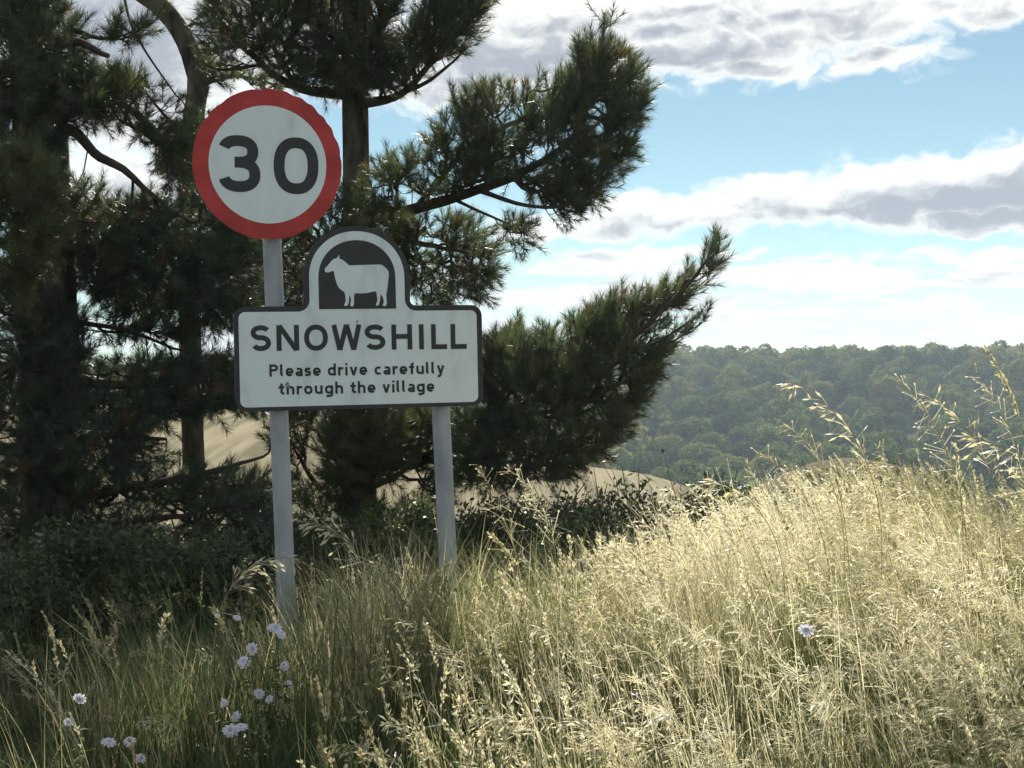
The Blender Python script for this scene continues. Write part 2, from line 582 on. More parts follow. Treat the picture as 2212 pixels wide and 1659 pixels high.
def build_wood():
    r = np.random.default_rng(11)
    crowns = [crown_mesh(100 + i) for i in range(8)]
    trunks = [far_trunk_mesh(200 + i) for i in range(4)]
    spots = []
    y = 236.0
    while y < 505:
        step = (7.4 + (y - 236) * .006) * (1 if y < 465 else .72)
        x = -.56 * y - 5
        while x < .40 * y + 6:
            spots.append((x + r.normal(0, 1.6), y + r.normal(0, 2.6)))
            x += step * r.uniform(.85, 1.15)
        y += 10.0 if y < 455 else 6.0
    spots = np.array(spots)
    px = CX + spots[:, 0] / spots[:, 1] * FPX
    vis = (px > 1360) & (px < 2240)
    order = np.argsort(spots[:, 1])
    near = [i for i in order if vis[i]][:300]
    ns = set(near)
    for i in near:
        x, y = spots[i]
        z = float(ground_h(x, y))
        if y > 455:
            lab, grp = 'dark broadleaf tree standing on the ridge line of the far wooded hill', 'trees along the far ridge'
        elif y > 330:
            lab, grp = 'rounded broadleaf tree in the middle of the far wooded slope', 'trees halfway up the far slope'
        else:
            lab, grp = 'green broadleaf tree at the foot of the far wooded slope', 'trees at the foot of the far slope'
        s = r.uniform(.68, 1.3) if y < 440 else r.uniform(.85, 1.05)
        e = empty('broadleaf_tree', (x, y, z), lab, 'tree', grp)
        e.rotation_euler = (0, 0, r.uniform(0, 6.28))
        e.scale = (s * r.uniform(.9, 1.15), s * r.uniform(.9, 1.15), s * r.uniform(.85, 1.15))
        link('crown', crowns[r.integers(8)], None, e)
        link('trunk', trunks[r.integers(4)], None, e)
    # the rest of the wood, behind the pines and beyond the frame, as one mass
    V = []
    cv = []
    for c in crowns[:3]:
        a = np.empty(len(c.vertices) * 3, np.float32)
        c.vertices.foreach_get('co', a)
        cv.append(a.reshape(-1, 4, 3))
    for i in order:
        if i in ns:
            continue
        x, y = spots[i]
        q = cv[r.integers(3)][::7 if vis[i] else 40]
        cen = q.mean(1, keepdims=True)
        q = cen + (q - cen) * (2.3 if vis[i] else 5.2)
        a = r.uniform(0, 6.28)
        s = r.uniform(.8, 1.2)
        Rm = np.array([[math.cos(a), -math.sin(a), 0], [math.sin(a), math.cos(a), 0], [0, 0, 1]]) * s
        V.append((q.reshape(-1, 3) @ Rm.T) + np.array([x, y, float(ground_h(x, y))]))
    V = np.vstack(V)
    me = mesh_np('woodland', V, quads=np.arange(len(V)).reshape(-1, 4))
    o = link('woodland', me, M['far_leaf'])
    tag(o, 'mass of the far wood behind the pine boughs and beyond', 'wood', kind='stuff')


build_wood()

# ------------------------------------------------------------------ road signs
PY, PR = R(15.46), R(-1.22)
_cy, _sy, _cr, _sr = math.cos(PY), math.sin(PY), math.cos(PR), math.sin(PR)
_loc = np.array([[_cy, -_sy, 0], [_sy, _cy, 0], [0, 0, 1.0]]) @ np.array([[_cr, 0, _sr], [0, 1, 0], [-_sr, 0, _cr]])
CAMR = np.stack([RIGHT, FWD, UP], 1)
PLR = CAMR @ _loc                      # plate axes: x right, y away, z up
PL0 = EYE + CAMR @ (np.array([-.579, 5.697, .100]) * 1.0467)


def plate_pt(u, v, off=0.0):
    """u, v metres on the sign plane; off metres towards the viewer"""
    return PL0 + PLR @ np.array([u, -off, v])


def plate_poly(name, loops, off, mat, parent, thick=0.0, holes=None):
    """filled outlines on the sign plane, optionally a slab going back"""
    import bmesh
    bm = bmesh.new()
    base = np.array(parent['_o']) if '_o' in parent.keys() else np.zeros(3)
    for k, lp in enumerate(loops):
        vs = [bm.verts.new(tuple(plate_pt(u, v, off + .00012 * k) - base)) for (u, v) in lp]
        f = bm.faces.new(vs)
        f.normal_update()
        if f.normal.y > 0:
            f.normal_flip()
        if thick:
            r = bmesh.ops.extrude_face_region(bm, geom=[f])
            mv = [x for x in r['geom'] if isinstance(x, bmesh.types.BMVert)]
            dv = PLR @ np.array([0, thick, 0])
            for x in mv:
                x.co += Vector(dv)
    bmesh.ops.triangulate(bm, faces=[f for f in bm.faces if len(f.verts) > 4])
    bmesh.ops.recalc_face_normals(bm, faces=bm.faces[:])
    me = bpy.data.meshes.new(name)
    bm.to_mesh(me)
    bm.free()
    return link(name, me, mat, parent)


def arc(cx, cy, rx, ry, a0, a1, n=20):
    t = np.radians(np.linspace(a0, a1, n))
    return [(cx + rx * math.cos(q), cy + ry * math.sin(q)) for q in t]


def sarc(cx, cy, rx, ry, a0, a1, n=24, p=2.35):
    """slightly squared arc"""
    o = []
    for q in np.radians(np.linspace(a0, a1, n)):
        c, s = math.cos(q), math.sin(q)
        o.append((cx + rx * math.copysign(abs(c) ** (2 / p), c), cy + ry * math.copysign(abs(s) ** (2 / p), s)))
    return o


def stroke(path, w):
    """outline of a stroke with square ends"""
    p = [path[0]]
    for q in path[1:]:
        if math.hypot(q[0] - p[-1][0], q[1] - p[-1][1]) > 1e-5:
            p.append(q)
    p = np.array(p, float)
    d = np.diff(p, axis=0)
    d /= np.linalg.norm(d, axis=1, keepdims=True)
    nrm = np.stack([-d[:, 1], d[:, 0]], 1)
    L, Rr = [], []
    closed = np.linalg.norm(p[0] - p[-1]) < 1e-4
    for i in range(len(p)):
        if i == 0:
            m = nrm[0] if not closed else nrm[0] + nrm[-1]
        elif i == len(p) - 1:
            m = nrm[-1] if not closed else nrm[0] + nrm[-1]
        else:
            m = nrm[i - 1] + nrm[i]
        m = m / np.linalg.norm(m)
        ref = nrm[min(i, len(nrm) - 1)]
        k = 1 / max(.5, float(m @ ref))
        L.append(p[i] + m * w / 2 * k)
        Rr.append(p[i] - m * w / 2 * k)
    return L, Rr


# letters: strokes on a box with capital height 1; (advance width, strokes)
def glyph(ch, s):
    h = s / 2
    x = .70                                   # x-height
    if ch == 'S':
        w = .78
        return w, [sarc(w / 2, 1 - h - .195, w / 2 - h, .195, 28, 180, 18, 2.1) + sarc(w / 2, 1 - h - .195, w / 2 - h, .195, 180, 262, 8, 2.1)
                   + sarc(w / 2, h + .21, w / 2 - h, .21, 82, 0, 8, 2.1) + sarc(w / 2, h + .21, w / 2 - h, .21, 0, -152, 20, 2.1)]
    if ch == 'N':
        w = .86
        return w, [[(h, 0), (h, 1)], [(h * 1.15, 1 - h * .2), (w - h * 1.15, h * .2)], [(w - h, 0), (w - h, 1)]]
    if ch == 'O':
        w = .93
        return w, [sarc(w / 2, .5, w / 2 - h, .5 - h + .01, 0, 360, 48, 2.15)]
    if ch == 'W':
        w = 1.18
        return w, [[(h, 1), (w * .27, 0 + h * .1)], [(w * .27, h * .1), (w * .5, 1)], [(w * .5, 1), (w * .73, h * .1)], [(w * .73, h * .1), (w - h, 1)]]
    if ch == 'H':
        w = .83
        return w, [[(h, 0), (h, 1)], [(h, .52), (w - h, .52)], [(w - h, 0), (w - h, 1)]]
    if ch == 'I':
        return s, [[(h, 0), (h, 1)]]
    if ch == 'L':
        w = .62
        return w, [[(h, 1), (h, h), (w, h)]]
    if ch == 'P':
        w = .70
        return w, [[(h, 0), (h, 1)], [(h, 1 - h), (.36, 1 - h)] + arc(.36, .71, w - .36 - h, .29 - h, 90, -90, 16) + [(h, .42 + h)]]
    if ch == 'l':
        w = s + .10
        return w, [[(h, 1), (h, .22)] + arc(h + .13, .22, .13, .22 - h, 180, 262, 8)]
    if ch == 'i':
        return s, [[(h, 0), (h, x)], [(h, .83), (h, 1.0)]]
    if ch == 'e':
        w = .62
        return w, [[(h, x * .47), (w - h, x * .47)] + sarc(w / 2, x / 2, w / 2 - h, x / 2 - h, 0, 180, 20) + sarc(w / 2, x / 2, w / 2 - h, x / 2 - h, 180, 318, 16)]
    if ch == 'a':
        w = .58
        return w, [[(h + .02, x - h)] + [(w * .45, x - h)] + sarc(w * .5, x * .66, w * .5 - h, x * .34 - h, 90, 0, 8) + [(w - h, 0)],
                   sarc(w * .5, x * .29, w * .5 - h, x * .30 - h, 0, 360, 26)]
    if ch == 's':
        w = .53
        ry = (x - s) / 4
        return w, [[(w - h * .6, x - h)] + sarc(w / 2, x - h - ry, w / 2 - h, ry, 90, 180, 9) + sarc(w / 2, x - h - ry, w / 2 - h, ry, 180, 265, 8)
                   + sarc(w / 2, h + ry, w / 2 - h, ry, 85, 0, 8) + sarc(w / 2, h + ry, w / 2 - h, ry, 0, -90, 9) + [(h * .5, h)]]
    if ch == 'd':
        w = .64
        return w, [[(w - h, 0), (w - h, 1)], sarc(w / 2, x / 2, w / 2 - h, x / 2 - h, 0, 360, 32)]
    if ch == 'r':
        w = .42
        return w, [[(h, 0), (h, x)], sarc(h + .30, x - h - .22, .30, .22, 170, 92, 10) + [(w, x - h)]]
    if ch == 'v':
        w = .62
        return w, [[(h, x), (w / 2, 0)], [(w / 2, 0), (w - h, x)]]
    if ch == 'c':
        w = .55
        return w, [sarc(.31, x / 2, .31 - h, x / 2 - h, 48, 180, 14) + sarc(.31, x / 2, .31 - h, x / 2 - h, 180, 312, 14)]
    if ch == 'f':
        w = .42
        return w, [[(.12 + h, 0), (.12 + h, .80)] + arc(.12 + h + .17, .80, .17, .2 - h, 180, 95, 8), [(0, x - h), (w - .02, x - h)]]
    if ch == 'u':
        w = .62
        return w, [[(h, x), (h, .28)] + sarc(w / 2, .28, w / 2 - h, .28 - h, 180, 360, 18) + [(w - h, x * .5)], [(w - h, 0), (w - h, x)]]
    if ch == 'y':
        w = .62
        return w, [[(h, x), (w / 2, .02)], [(w - h, x), (w / 2 - .03, -.10), (w / 2 - .12, -.24 + h * .4), (h * .6, -.24 + h * .2)]]
    if ch == 't':
        w = .42
        return w, [[(.11 + h, .92), (.11 + h, .22)] + arc(.11 + h + .15, .22, .15, .22 - h, 180, 262, 8) + [(w, h)], [(0, x - h), (w, x - h)]]
    if ch == 'h':
        w = .61
        return w, [[(h, 0), (h, 1)], sarc(w / 2, x - .3, w / 2 - h, .3 - h, 180, 0, 18) + [(w - h, 0)]]
    if ch == 'o':
        w = .65
        return w, [sarc(w / 2, x / 2, w / 2 - h, x / 2 - h, 0, 360, 32)]
    if ch == 'g':
        w = .64
        return w, [sarc(w / 2, x / 2, w / 2 - h, x / 2 - h, 0, 360, 32), [(w - h, x), (w - h, -.05)] + arc(w / 2, -.05, w / 2 - h, .22 - h, 0, -90, 10) + [(h * 1.2, -.27 + h)]]
    if ch == '3':
        w = .745
        return w, [[]]
    raise KeyError(ch)


def lettering(name, runs, off, mat, parent):
    """runs: (text, x0, x1, y0, height, slope, stroke); drawn as flat vinyl letters"""
    mb = MB()
    base = np.array(parent['_o'])
    k = 0
    for (text, x0, x1, y0, hgt, slope, sw) in runs:
        cur = 0.0
        put = []
        for ch in text:
            w, st = glyph(ch, sw)
            put.append((cur, st))
            cur += w + (.20 if text.isupper() else .145)
        cur -= (.20 if text.isupper() else .145)
        sx = (x1 - x0) / cur
        for (cx_, st) in put:
            for path in st:
                q = [(x0 + (cx_ + a) * sx, y0 + b * hgt) for (a, b) in path]
                L, Rr = stroke(q, sw * hgt)
                n = len(L)
                vs = []
                o = off + .00006 * (k % 7)
                k += 1
                for (l, r_) in zip(L, Rr):
                    vs.append(plate_pt(l[0], l[1] + slope * (l[0] - x0), o) - base)
                    vs.append(plate_pt(r_[0], r_[1] + slope * (r_[0] - x0), o) - base)
                i = np.arange(n - 1) * 2
                mb.add(vs, quads=np.stack([i, i + 1, i + 3, i + 2], 1))
    return link(name, mb.mesh(name), mat, parent)


def round_rect(x0, x1, y0, y1, r):
    return (arc(x1 - r, y1 - r, r, r, 0, 90, 8) + arc(x0 + r, y1 - r, r, r, 90, 180, 8)
            + arc(x0 + r, y0 + r, r, r, 180, 270, 8) + arc(x1 - r, y0 + r, r, r, 270, 360, 8))


def arch_plate(x0, x1, y0, y1, r, ax, ar, ay, top, fil):
    """rectangle with an arched head: ar half-width, ay springing height, top apex, fil fillet radius"""
    o = arc(x1 - r, y0 + r, r, r, 270, 360, 8) + arc(x1 - r, y1 - r, r, r, 0, 90, 8)
    o += arc(ax + ar + fil, y1 + fil, fil, fil, 270, 180, 9)
    o += sarc(ax, ay, ar, top - ay, 0, 180, 40, 2.05)
    o += arc(ax - ar - fil, y1 + fil, fil, fil, 0, -90, 9)
    o += arc(x0 + r, y1 - r, r, r, 90, 180, 8) + arc(x0 + r, y0 + r, r, r, 180, 270, 8)
    return o


def ray_depth(px, py, off):
    d = RIGHT * ((px - CX) / FPX) + UP * ((CY - py) / FPX) + FWD
    n = PLR[:, 1]
    t = ((PL0 + n * off - EYE) @ n) / (d @ n)
    return EYE + d * t


def build_signs():
    # --- village name sign with its two posts
    base = ray_depth(626, 1480, .062)
    base[2] = float(ground_h(base[0], base[1]))
    e = empty('village_sign', base, 'white village name plate with arched sheep panel on two grey posts', 'road sign')
    e['_o'] = [float(q) for q in base]
    outer = arch_plate(-.4995, .504, -.2035, .209, .045, -.008, .214, .322, .530, .022)
    inner = arch_plate(-.4815, .4815, -.1875, .1875, .026, -.0085, .1925, .322, .508, .046)
    fr = plate_poly('frame', [outer], 0.0, M['sign_black'], e, thick=.022)
    fr['label'] = 'black border and edge of the name plate'
    pn = plate_poly('face', [inner], .0012, M['sign_white'], e)
    arch = sarc(-.0085, .322, .1555, .1500, 0, 180, 36, 2.05) + [(-.164, .1965), (.1475, .1965)]
    pp = plate_poly('arch_panel', [arch], .0022, M['sign_black'], e)
    sheep = [(-.1378, .3501), (-.136, .3442), (-.1224, .3428), (-.1115, .3477), (-.1027, .3468), (-.0997, .3307), (-.0949, .3113), (-.0886, .2918), (-.0792, .2772), (-.0633, .265), (-.0588, .2528), (-.057, .2283), (-.0624, .2146), (-.0601, .2088), (-.0511, .2097), (-.0448, .2234), (-.0428, .2429), (-.0405, .2527), (-.0368, .2429), (-.0353, .2283), (-.0386, .216), (-.0364, .2072), (-.027, .2081), (-.0235, .2233), (-.0228, .2478), (-.0176, .2586), (.0082, .2585), (.0382, .2614), (.0643, .2663), (.0694, .2526), (.0712, .2279), (.0648, .2157), (.0667, .2097), (.0757, .2107), (.0812, .2279), (.0837, .2451), (.0869, .2525), (.0936, .2427), (.0972, .2254), (.0933, .2131), (.0956, .2072), (.1067, .2091), (.1093, .2278), (.108, .2525), (.1138, .2821), (.1165, .3067), (.1202, .3314), (.1186, .3461), (.1099, .3584), (.0962, .3697), (.0813, .374), (.0016, .3721), (-.038, .371), (-.0525, .3821), (-.0669, .3932), (-.0781, .398), (-.0782, .4097), (-.0811, .4111), (-.0888, .3999), (-.1012, .3964), (-.1153, .3832), (-.1265, .3695), (-.1366, .3598)]
    sh = np.array(sheep + sheep[:1])
    sh = [tuple(q) for q in spline(sh, 180)[:-1]]
    plate_poly('sheep_emblem', [sh], .0031, M['sign_white'], e)
    caps = [('S', -.4355, -.357), ('N', -.3354, -.2455), ('O', -.2259, -.1311), ('W', -.117, .0046), ('S', .0166, .1011), ('H', .1259, .2108), ('I', .2376, .2602), ('L', .2888, .3553), ('L', .3697, .4373)]
    runs = []
    for (c, a, b) in caps:
        lettering('letter', [(c, a, b, .0335 - (a + .4355) * .0045, .1018, 0, .195)], .0022, M['sign_black'], e)
    sw = .198
    runs = [('Please', -.366, -.1627, -.0683, .0485, -.002, sw), ('drive', -.1347, .0247, -.0687, .0485, -.002, sw), ('carefully', .0537, .3422, -.0692, .0485, -.002, sw),
            ('through', -.3303, -.0743, -.1403, .0485, -.003, sw), ('the', -.0456, .0567, -.1410, .0485, -.003, sw), ('village', .0843, .2985, -.1415, .0485, -.003, sw)]
    for rn in runs:
        lettering('word', [rn], .0022, M['sign_black'], e)
    # a scuff on the face beside the t of through, and a speck above the W
    r = np.random.default_rng(5)
    sc = [(-.297 + .013 * math.cos(a) * q - .006 * math.sin(a), -.106 + .014 * math.sin(a) * q) for a, q in zip(np.linspace(0, 6.1, 12), r.uniform(.45, 1.1, 12))]
    sp_ = [(-.012 + .0035 * math.cos(a), .146 + .006 * math.sin(a)) for a in np.linspace(0, 5.8, 8)]
    plate_poly('scuff_mark', [sc], .0034, M['scuff'], e)
    plate_poly('scuff_mark', [sp_], .0034, M['scuff'], e)
    # rails and clips behind the plate
    for v in (.11, -.11):
        rr = [(-.46, v - .012), (.46, v - .012), (.46, v + .012), (-.46, v + .012)]
        plate_poly('mounting_rail', [rr], -.0225, M['sign_back'], e, thick=.012)

    def post(top, bot, name):
        a = ray_depth(*top, .074)
        b = ray_depth(*bot, .074)
        d = b - a
        b = a + d * ((a[2] - float(ground_h(b[0], b[1])) + .25) / (a[2] - b[2]))
        mb = MB()
        t = np.linspace(0, 1, 10)[:, None]
        mb.tube(a + (b - a) * t, .0375, 24)
        me = mb.mesh(name, smooth=True, origin=base)
        o = link(name, me, M['post_grey'], e)
        cp = MB()
        u = (a - b) / np.linalg.norm(a - b)
        cp.tube([a - u * .004, a + u * .010, a + u * .014], [.0395, .0395, .030], 20)
        link('cap', cp.mesh('cap', origin=base), M['sign_black'], o)
        return o
    tall = post((575, 205), (626, 1480), 'post')
    short = post((943, 692), (972, 1300), 'post')
    tall['label'] = 'tall grey tubular post that also carries the round sign'
    short['label'] = 'short grey tubular post at the far end of the name plate'

    # --- the round 30 sign
    cu, cv = -.3535, .7715
    cen = plate_pt(cu, cv)
    e2 = empty('speed_limit_sign', cen, 'round red-bordered 30 speed limit disc above the village name plate', 'road sign')
    e2['_o'] = [float(q) for q in cen]
    tilt = R(-1.2)

    def D(u, v):
        return (cu + u * math.cos(tilt) - v * math.sin(tilt), cv + u * math.sin(tilt) + v * math.cos(tilt))
    r = np.random.default_rng(3)
    # knocked edge: shallow dents along the top right and a few on the left
    dents = [(97, .010, 3.5), (84, .007, 3), (70, .010, 4), (58, .008, 3), (46, .011, 4), (36, .008, 3), (24, .009, 4), (8, .006, 3), (128, .006, 4), (143, .005, 3), (-20, .004, 4)]

    def rim(a, rr):
        k = rr
        for (da, dep, wd) in dents:
            k -= dep * .60 * math.exp(-((a - da) / wd) ** 2)
        return k
    out = [D(rim(a, .2925) * math.cos(R(a)), rim(a, .2975) * math.sin(R(a))) for a in np.linspace(-180, 178.5, 240)]
    plate_poly('backing', [[(cu + (p[0] - cu) * .997, cv + (p[1] - cv) * .997) for p in out]], 0.0, M['sign_back'], e2, thick=.006)
    plate_poly('red_border', [out], .0012, M['sign_red'], e2)
    plate_poly('face', [[D(.2305 * math.cos(R(a)), -.003 + .2325 * math.sin(R(a))) for a in range(0, 360, 3)]], .0022, M['sign_white'], e2)
    # numerals
    s3 = .043
    h = s3 / 2

    def num(path, nm):
        L, Rr = stroke(path, s3)
        return [D(*q) for q in L] + [D(*q) for q in reversed(Rr)]
    top, bot, mid = .1075 - h, -.1155 + h, .0015
    x0, x1 = -.194 + h, -.030 - h
    cx = (x0 + x1) / 2
    three_a = sarc(cx - .004, (top + mid) / 2, (x1 - x0) / 2 - .004, (top - mid) / 2, 163, 93, 12, 2.35) + sarc(cx - .004, (top + mid) / 2, (x1 - x0) / 2 - .004, (top - mid) / 2, 90, -90, 26, 2.35) + [(cx - .018, mid)]
    three_b = [(cx - .018, mid)] + sarc(cx, (bot + mid) / 2, (x1 - x0) / 2, (mid - bot) / 2, 90, -90, 26, 2.35) + sarc(cx, (bot + mid) / 2, (x1 - x0) / 2, (mid - bot) / 2, -93, -164, 12, 2.35)
    zx0, zx1 = .022 + h, .199 - h
    mb = MB()
    b2 = np.array(e2['_o'])
    for k, path in enumerate((three_a, three_b)):
        L, Rr = stroke(path, s3)
        vs = []
        for l, rr in zip(L, Rr):
            vs += [plate_pt(*D(*l), .0031 + .0002 * k) - b2, plate_pt(*D(*rr), .0031 + .0002 * k) - b2]
        i = np.arange(len(L) - 1) * 2
        mb.add(vs, quads=np.stack([i, i + 1, i + 3, i + 2], 1))
    link('numeral', mb.mesh('numeral'), M['sign_black'], e2)
    mb = MB()
    L, Rr = stroke(sarc((zx0 + zx1) / 2, -.004, (zx1 - zx0) / 2, .1125 - h, 0, 360, 64, 2.35), s3)
    vs = []
    for l, rr in zip(L, Rr):
        vs += [plate_pt(*D(*l), .0031) - b2, plate_pt(*D(*rr), .0031) - b2]
    i = np.arange(len(L) - 1) * 2
    mb.add(vs, quads=np.stack([i, i + 1, i + 3, i + 2], 1))
    link('numeral', mb.mesh('numeral'), M['sign_black'], e2)
    for v in (.10, -.10):
        rr = [D(-.22, v - .012), D(.22, v - .012), D(.22, v + .012), D(-.22, v + .012)]
        plate_poly('mounting_rail', [rr], -.0065, M['sign_back'], e2, thick=.028)
    for o in (e, e2):
        del o['_o']


M['scuff'] = surf_mat('scuff', [(.3, (.20, .21, .21)), (.7, (.34, .35, .35))], scale=90, rough=.8)
build_signs()


# ------------------------------------------------------------------ pines
def in_poly(pts, poly):
    x, y = pts[:, 0], pts[:, 1]
    ins = np.zeros(len(pts), bool)
    n = len(poly)
    for i in range(n):
        x0, y0 = poly[i]
        x1, y1 = poly[(i + 1) % n]
        c = ((y0 > y) != (y1 > y)) & (x < (x1 - x0) * (y - y0) / (y1 - y0 + 1e-9) + x0)
        ins ^= c
    return ins


def poly_dist(pts, poly):
    d = np.full(len(pts), 1e9)
    n = len(poly)
    for i in range(n):
        a = np.array(poly[i], float)
        b = np.array(poly[(i + 1) % n], float)
        ab = b - a
        t = np.clip(((pts - a) @ ab) / (ab @ ab + 1e-9), 0, 1)
        d = np.minimum(d, np.linalg.norm(pts - (a + t[:, None] * ab), axis=1))
    return d


def needle_cloud(p, d, L, rng, k=80, nl=(.055, .095), wid=.0036, tone=None):
    """p, d, L: shoot starts, directions, lengths -> needle triangles"""
    n = len(p)
    t = rng.random((n, k)) ** .85
    ax = d[:, None, :].repeat(k, 1)
    rv = rng.normal(0, 1, (n, k, 3))
    rv -= (rv * ax).sum(-1, keepdims=True) * ax
    rv /= np.linalg.norm(rv, axis=-1, keepdims=True) + 1e-9
    th = np.radians(rng.uniform(28, 68, (n, k)) * (1 - .45 * t ** 3))
    nd = ax * np.cos(th)[..., None] + rv * np.sin(th)[..., None]
    nd[..., 2] += .10
    base = p[:, None] + ax * (L[:, None] * t)[..., None]
    ln = rng.uniform(nl[0], nl[1], (n, k))
    tip = base + nd * ln[..., None]
    sd = np.cross(nd, rng.normal(0, 1, (n, k, 3)))
    sd /= np.linalg.norm(sd, axis=-1, keepdims=True) + 1e-9
    w = wid * rng.uniform(.8, 1.2, (n, k, 1))
    v = np.stack([base - sd * w / 2, base + sd * w / 2, tip], 2).reshape(-1, 3)
    if tone is None:
        tone = rng.uniform(.25, .75, n)
    tn = np.clip(tone[:, None] + rng.normal(0, .06, (n, k)) * (tone[:, None] < .95), 0, 1)
    return v, tn[..., None].repeat(3, -1).reshape(-1)


def bough(tree, base, limbs, regions, seed, up=.5, tone=(.25, .7), k=72, wid=.0037, more=1.28, edge=12):
    """limbs: lists of (px, py, depth, radius); regions: (outline px, depth, half thickness m, shoots)
    -> a bough part (wood) with its needles as a sub-part"""
    rng = np.random.default_rng(seed)
    mb = MB()
    nodes = []
    ndir = []
    for lm in limbs:
        w = np.array([[*P(a, b, c), r] for (a, b, c, r) in lm])
        n = max(8, int(np.linalg.norm(np.diff(w[:, :3], axis=0), axis=1).sum() / .07))
        s = spline(w, n)
        s[:, :3] += np.cumsum(rng.normal(0, .006, (n, 3)), 0) * np.linspace(0, 1, n)[:, None]
        mb.tube(s[:, :3], np.maximum(s[:, 3], .004), 8)
        nodes.append(s[:, :3])
        ndir.append(np.gradient(s[:, :3], axis=0))
    nodes = np.vstack(nodes)
    ndir = np.vstack(ndir)
    ndir /= np.linalg.norm(ndir, axis=1, keepdims=True) + 1e-9
    nl = len(nodes)
    pts = []
    for rg in regions:
        poly, d0, th, cnt = rg[:4]
        cnt = int(cnt * more)
        clump = rg[4] if len(rg) > 4 else .45
        pa = np.array(poly, float)
        lo, hi = pa.min(0), pa.max(0)
        got = []
        # clump centres, then shoots gathered round them
        while len(got) < cnt:
            c = rng.uniform(lo, hi, (4000, 2))
            c = c[in_poly(c, poly)]
            nz = vnoise(c[:, 0] / 58, c[:, 1] / 46, seed)
            c = c[(nz > clump * .8) | (rng.random(len(c)) > .75)]
            ed = poly_dist(c, poly)
            c = c[ed > edge]
            got += [tuple(q) for q in c]
        c = np.array(got)[rng.permutation(len(got))[:cnt]]
        ed = poly_dist(c, poly)
        t = np.sqrt(np.clip(ed / (max(ed.max(), 1) * .8), 0, 1))
        dep = d0 + th * (.12 + .88 * t) * rng.uniform(-1, 1, cnt)
        pts.append(np.array([P(a, b, q) for (a, b), q in zip(c, dep)]))
    pts = np.vstack(pts)
    cen = pts.mean(0)
    dl = np.linalg.norm(pts[:, None] - nodes[None], axis=2).min(1)
    pts = pts[np.argsort(dl)]
    n = len(pts)
    allp = np.vstack([nodes, pts])
    root = nodes[0]
    droot = np.linalg.norm(allp - root, axis=1)
    par = np.zeros(n, int)
    for i in range(n):
        m = nl + i
        dd = np.linalg.norm(allp[:m] - pts[i], axis=1)
        cost = dd + .22 * droot[:m] + np.where(droot[:m] > droot[m] + .02, .25, 0)
        cost[dd < .03] += 1
        par[i] = int(np.argmin(cost))
    cnt = np.ones(nl + n)
    for i in range(n - 1, -1, -1):
        if par[i] >= nl:
            cnt[par[i]] += cnt[nl + i]
    # twigs
    pp = allp[par]
    dirn = pts - pp
    ln = np.linalg.norm(dirn, axis=1, keepdims=True) + 1e-9
    dirn = dirn / ln
    r0 = np.minimum(.0026 * np.sqrt(cnt[nl:]), .014)
    for i in range(n):
        mid = (pp[i] + pts[i]) / 2 + np.array([0, 0, -.10 * ln[i, 0]]) + rng.normal(0, .02, 3) * ln[i, 0]
        mb.tube([pp[i], mid, pts[i]], [r0[i] * 1.15, r0[i], r0[i] * .85], 4, cap=False)
    out = pts - cen
    out /= np.linalg.norm(out, axis=1, keepdims=True) + 1e-9
    d = .75 * dirn + .30 * out + rng.normal(0, .28, (n, 3))
    d[:, 2] += up
    d /= np.linalg.norm(d, axis=1, keepdims=True)
    L = rng.uniform(.08, .18, n)
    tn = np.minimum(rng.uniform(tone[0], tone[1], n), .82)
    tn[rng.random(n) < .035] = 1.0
    # shoots: short woody axis
    for i in range(n):
        mb.tube([pts[i], pts[i] + d[i] * L[i]], [.003, .0018], 3, cap=False)
    v, tt = needle_cloud(pts, d, L, rng, k=k, wid=wid, tone=tn)
    bo = link('bough', mb.mesh('bough', origin=base), M['twig'], tree)
    me = mesh_np('needles', v - np.asarray(base), tris=np.arange(len(v)).reshape(-1, 3), attrs={'tone': tt})
    no = link('needles', me, M['needles'], bo)
    no['kind'] = 'stuff'
    return n


def trunk(tree, base, path, name='trunk', k=14, seed=0):
    w = np.array([[*P(a, b, c), r] for (a, b, c, r) in path])
    s = spline(w, 34)
    r = np.random.default_rng(seed)
    mb = MB()
    mb.tube(s[:, :3], s[:, 3] * (1 + r.normal(0, .025, len(s))), k)
    return link(name, mb.mesh(name, smooth=True, origin=base), M['bark'], tree)


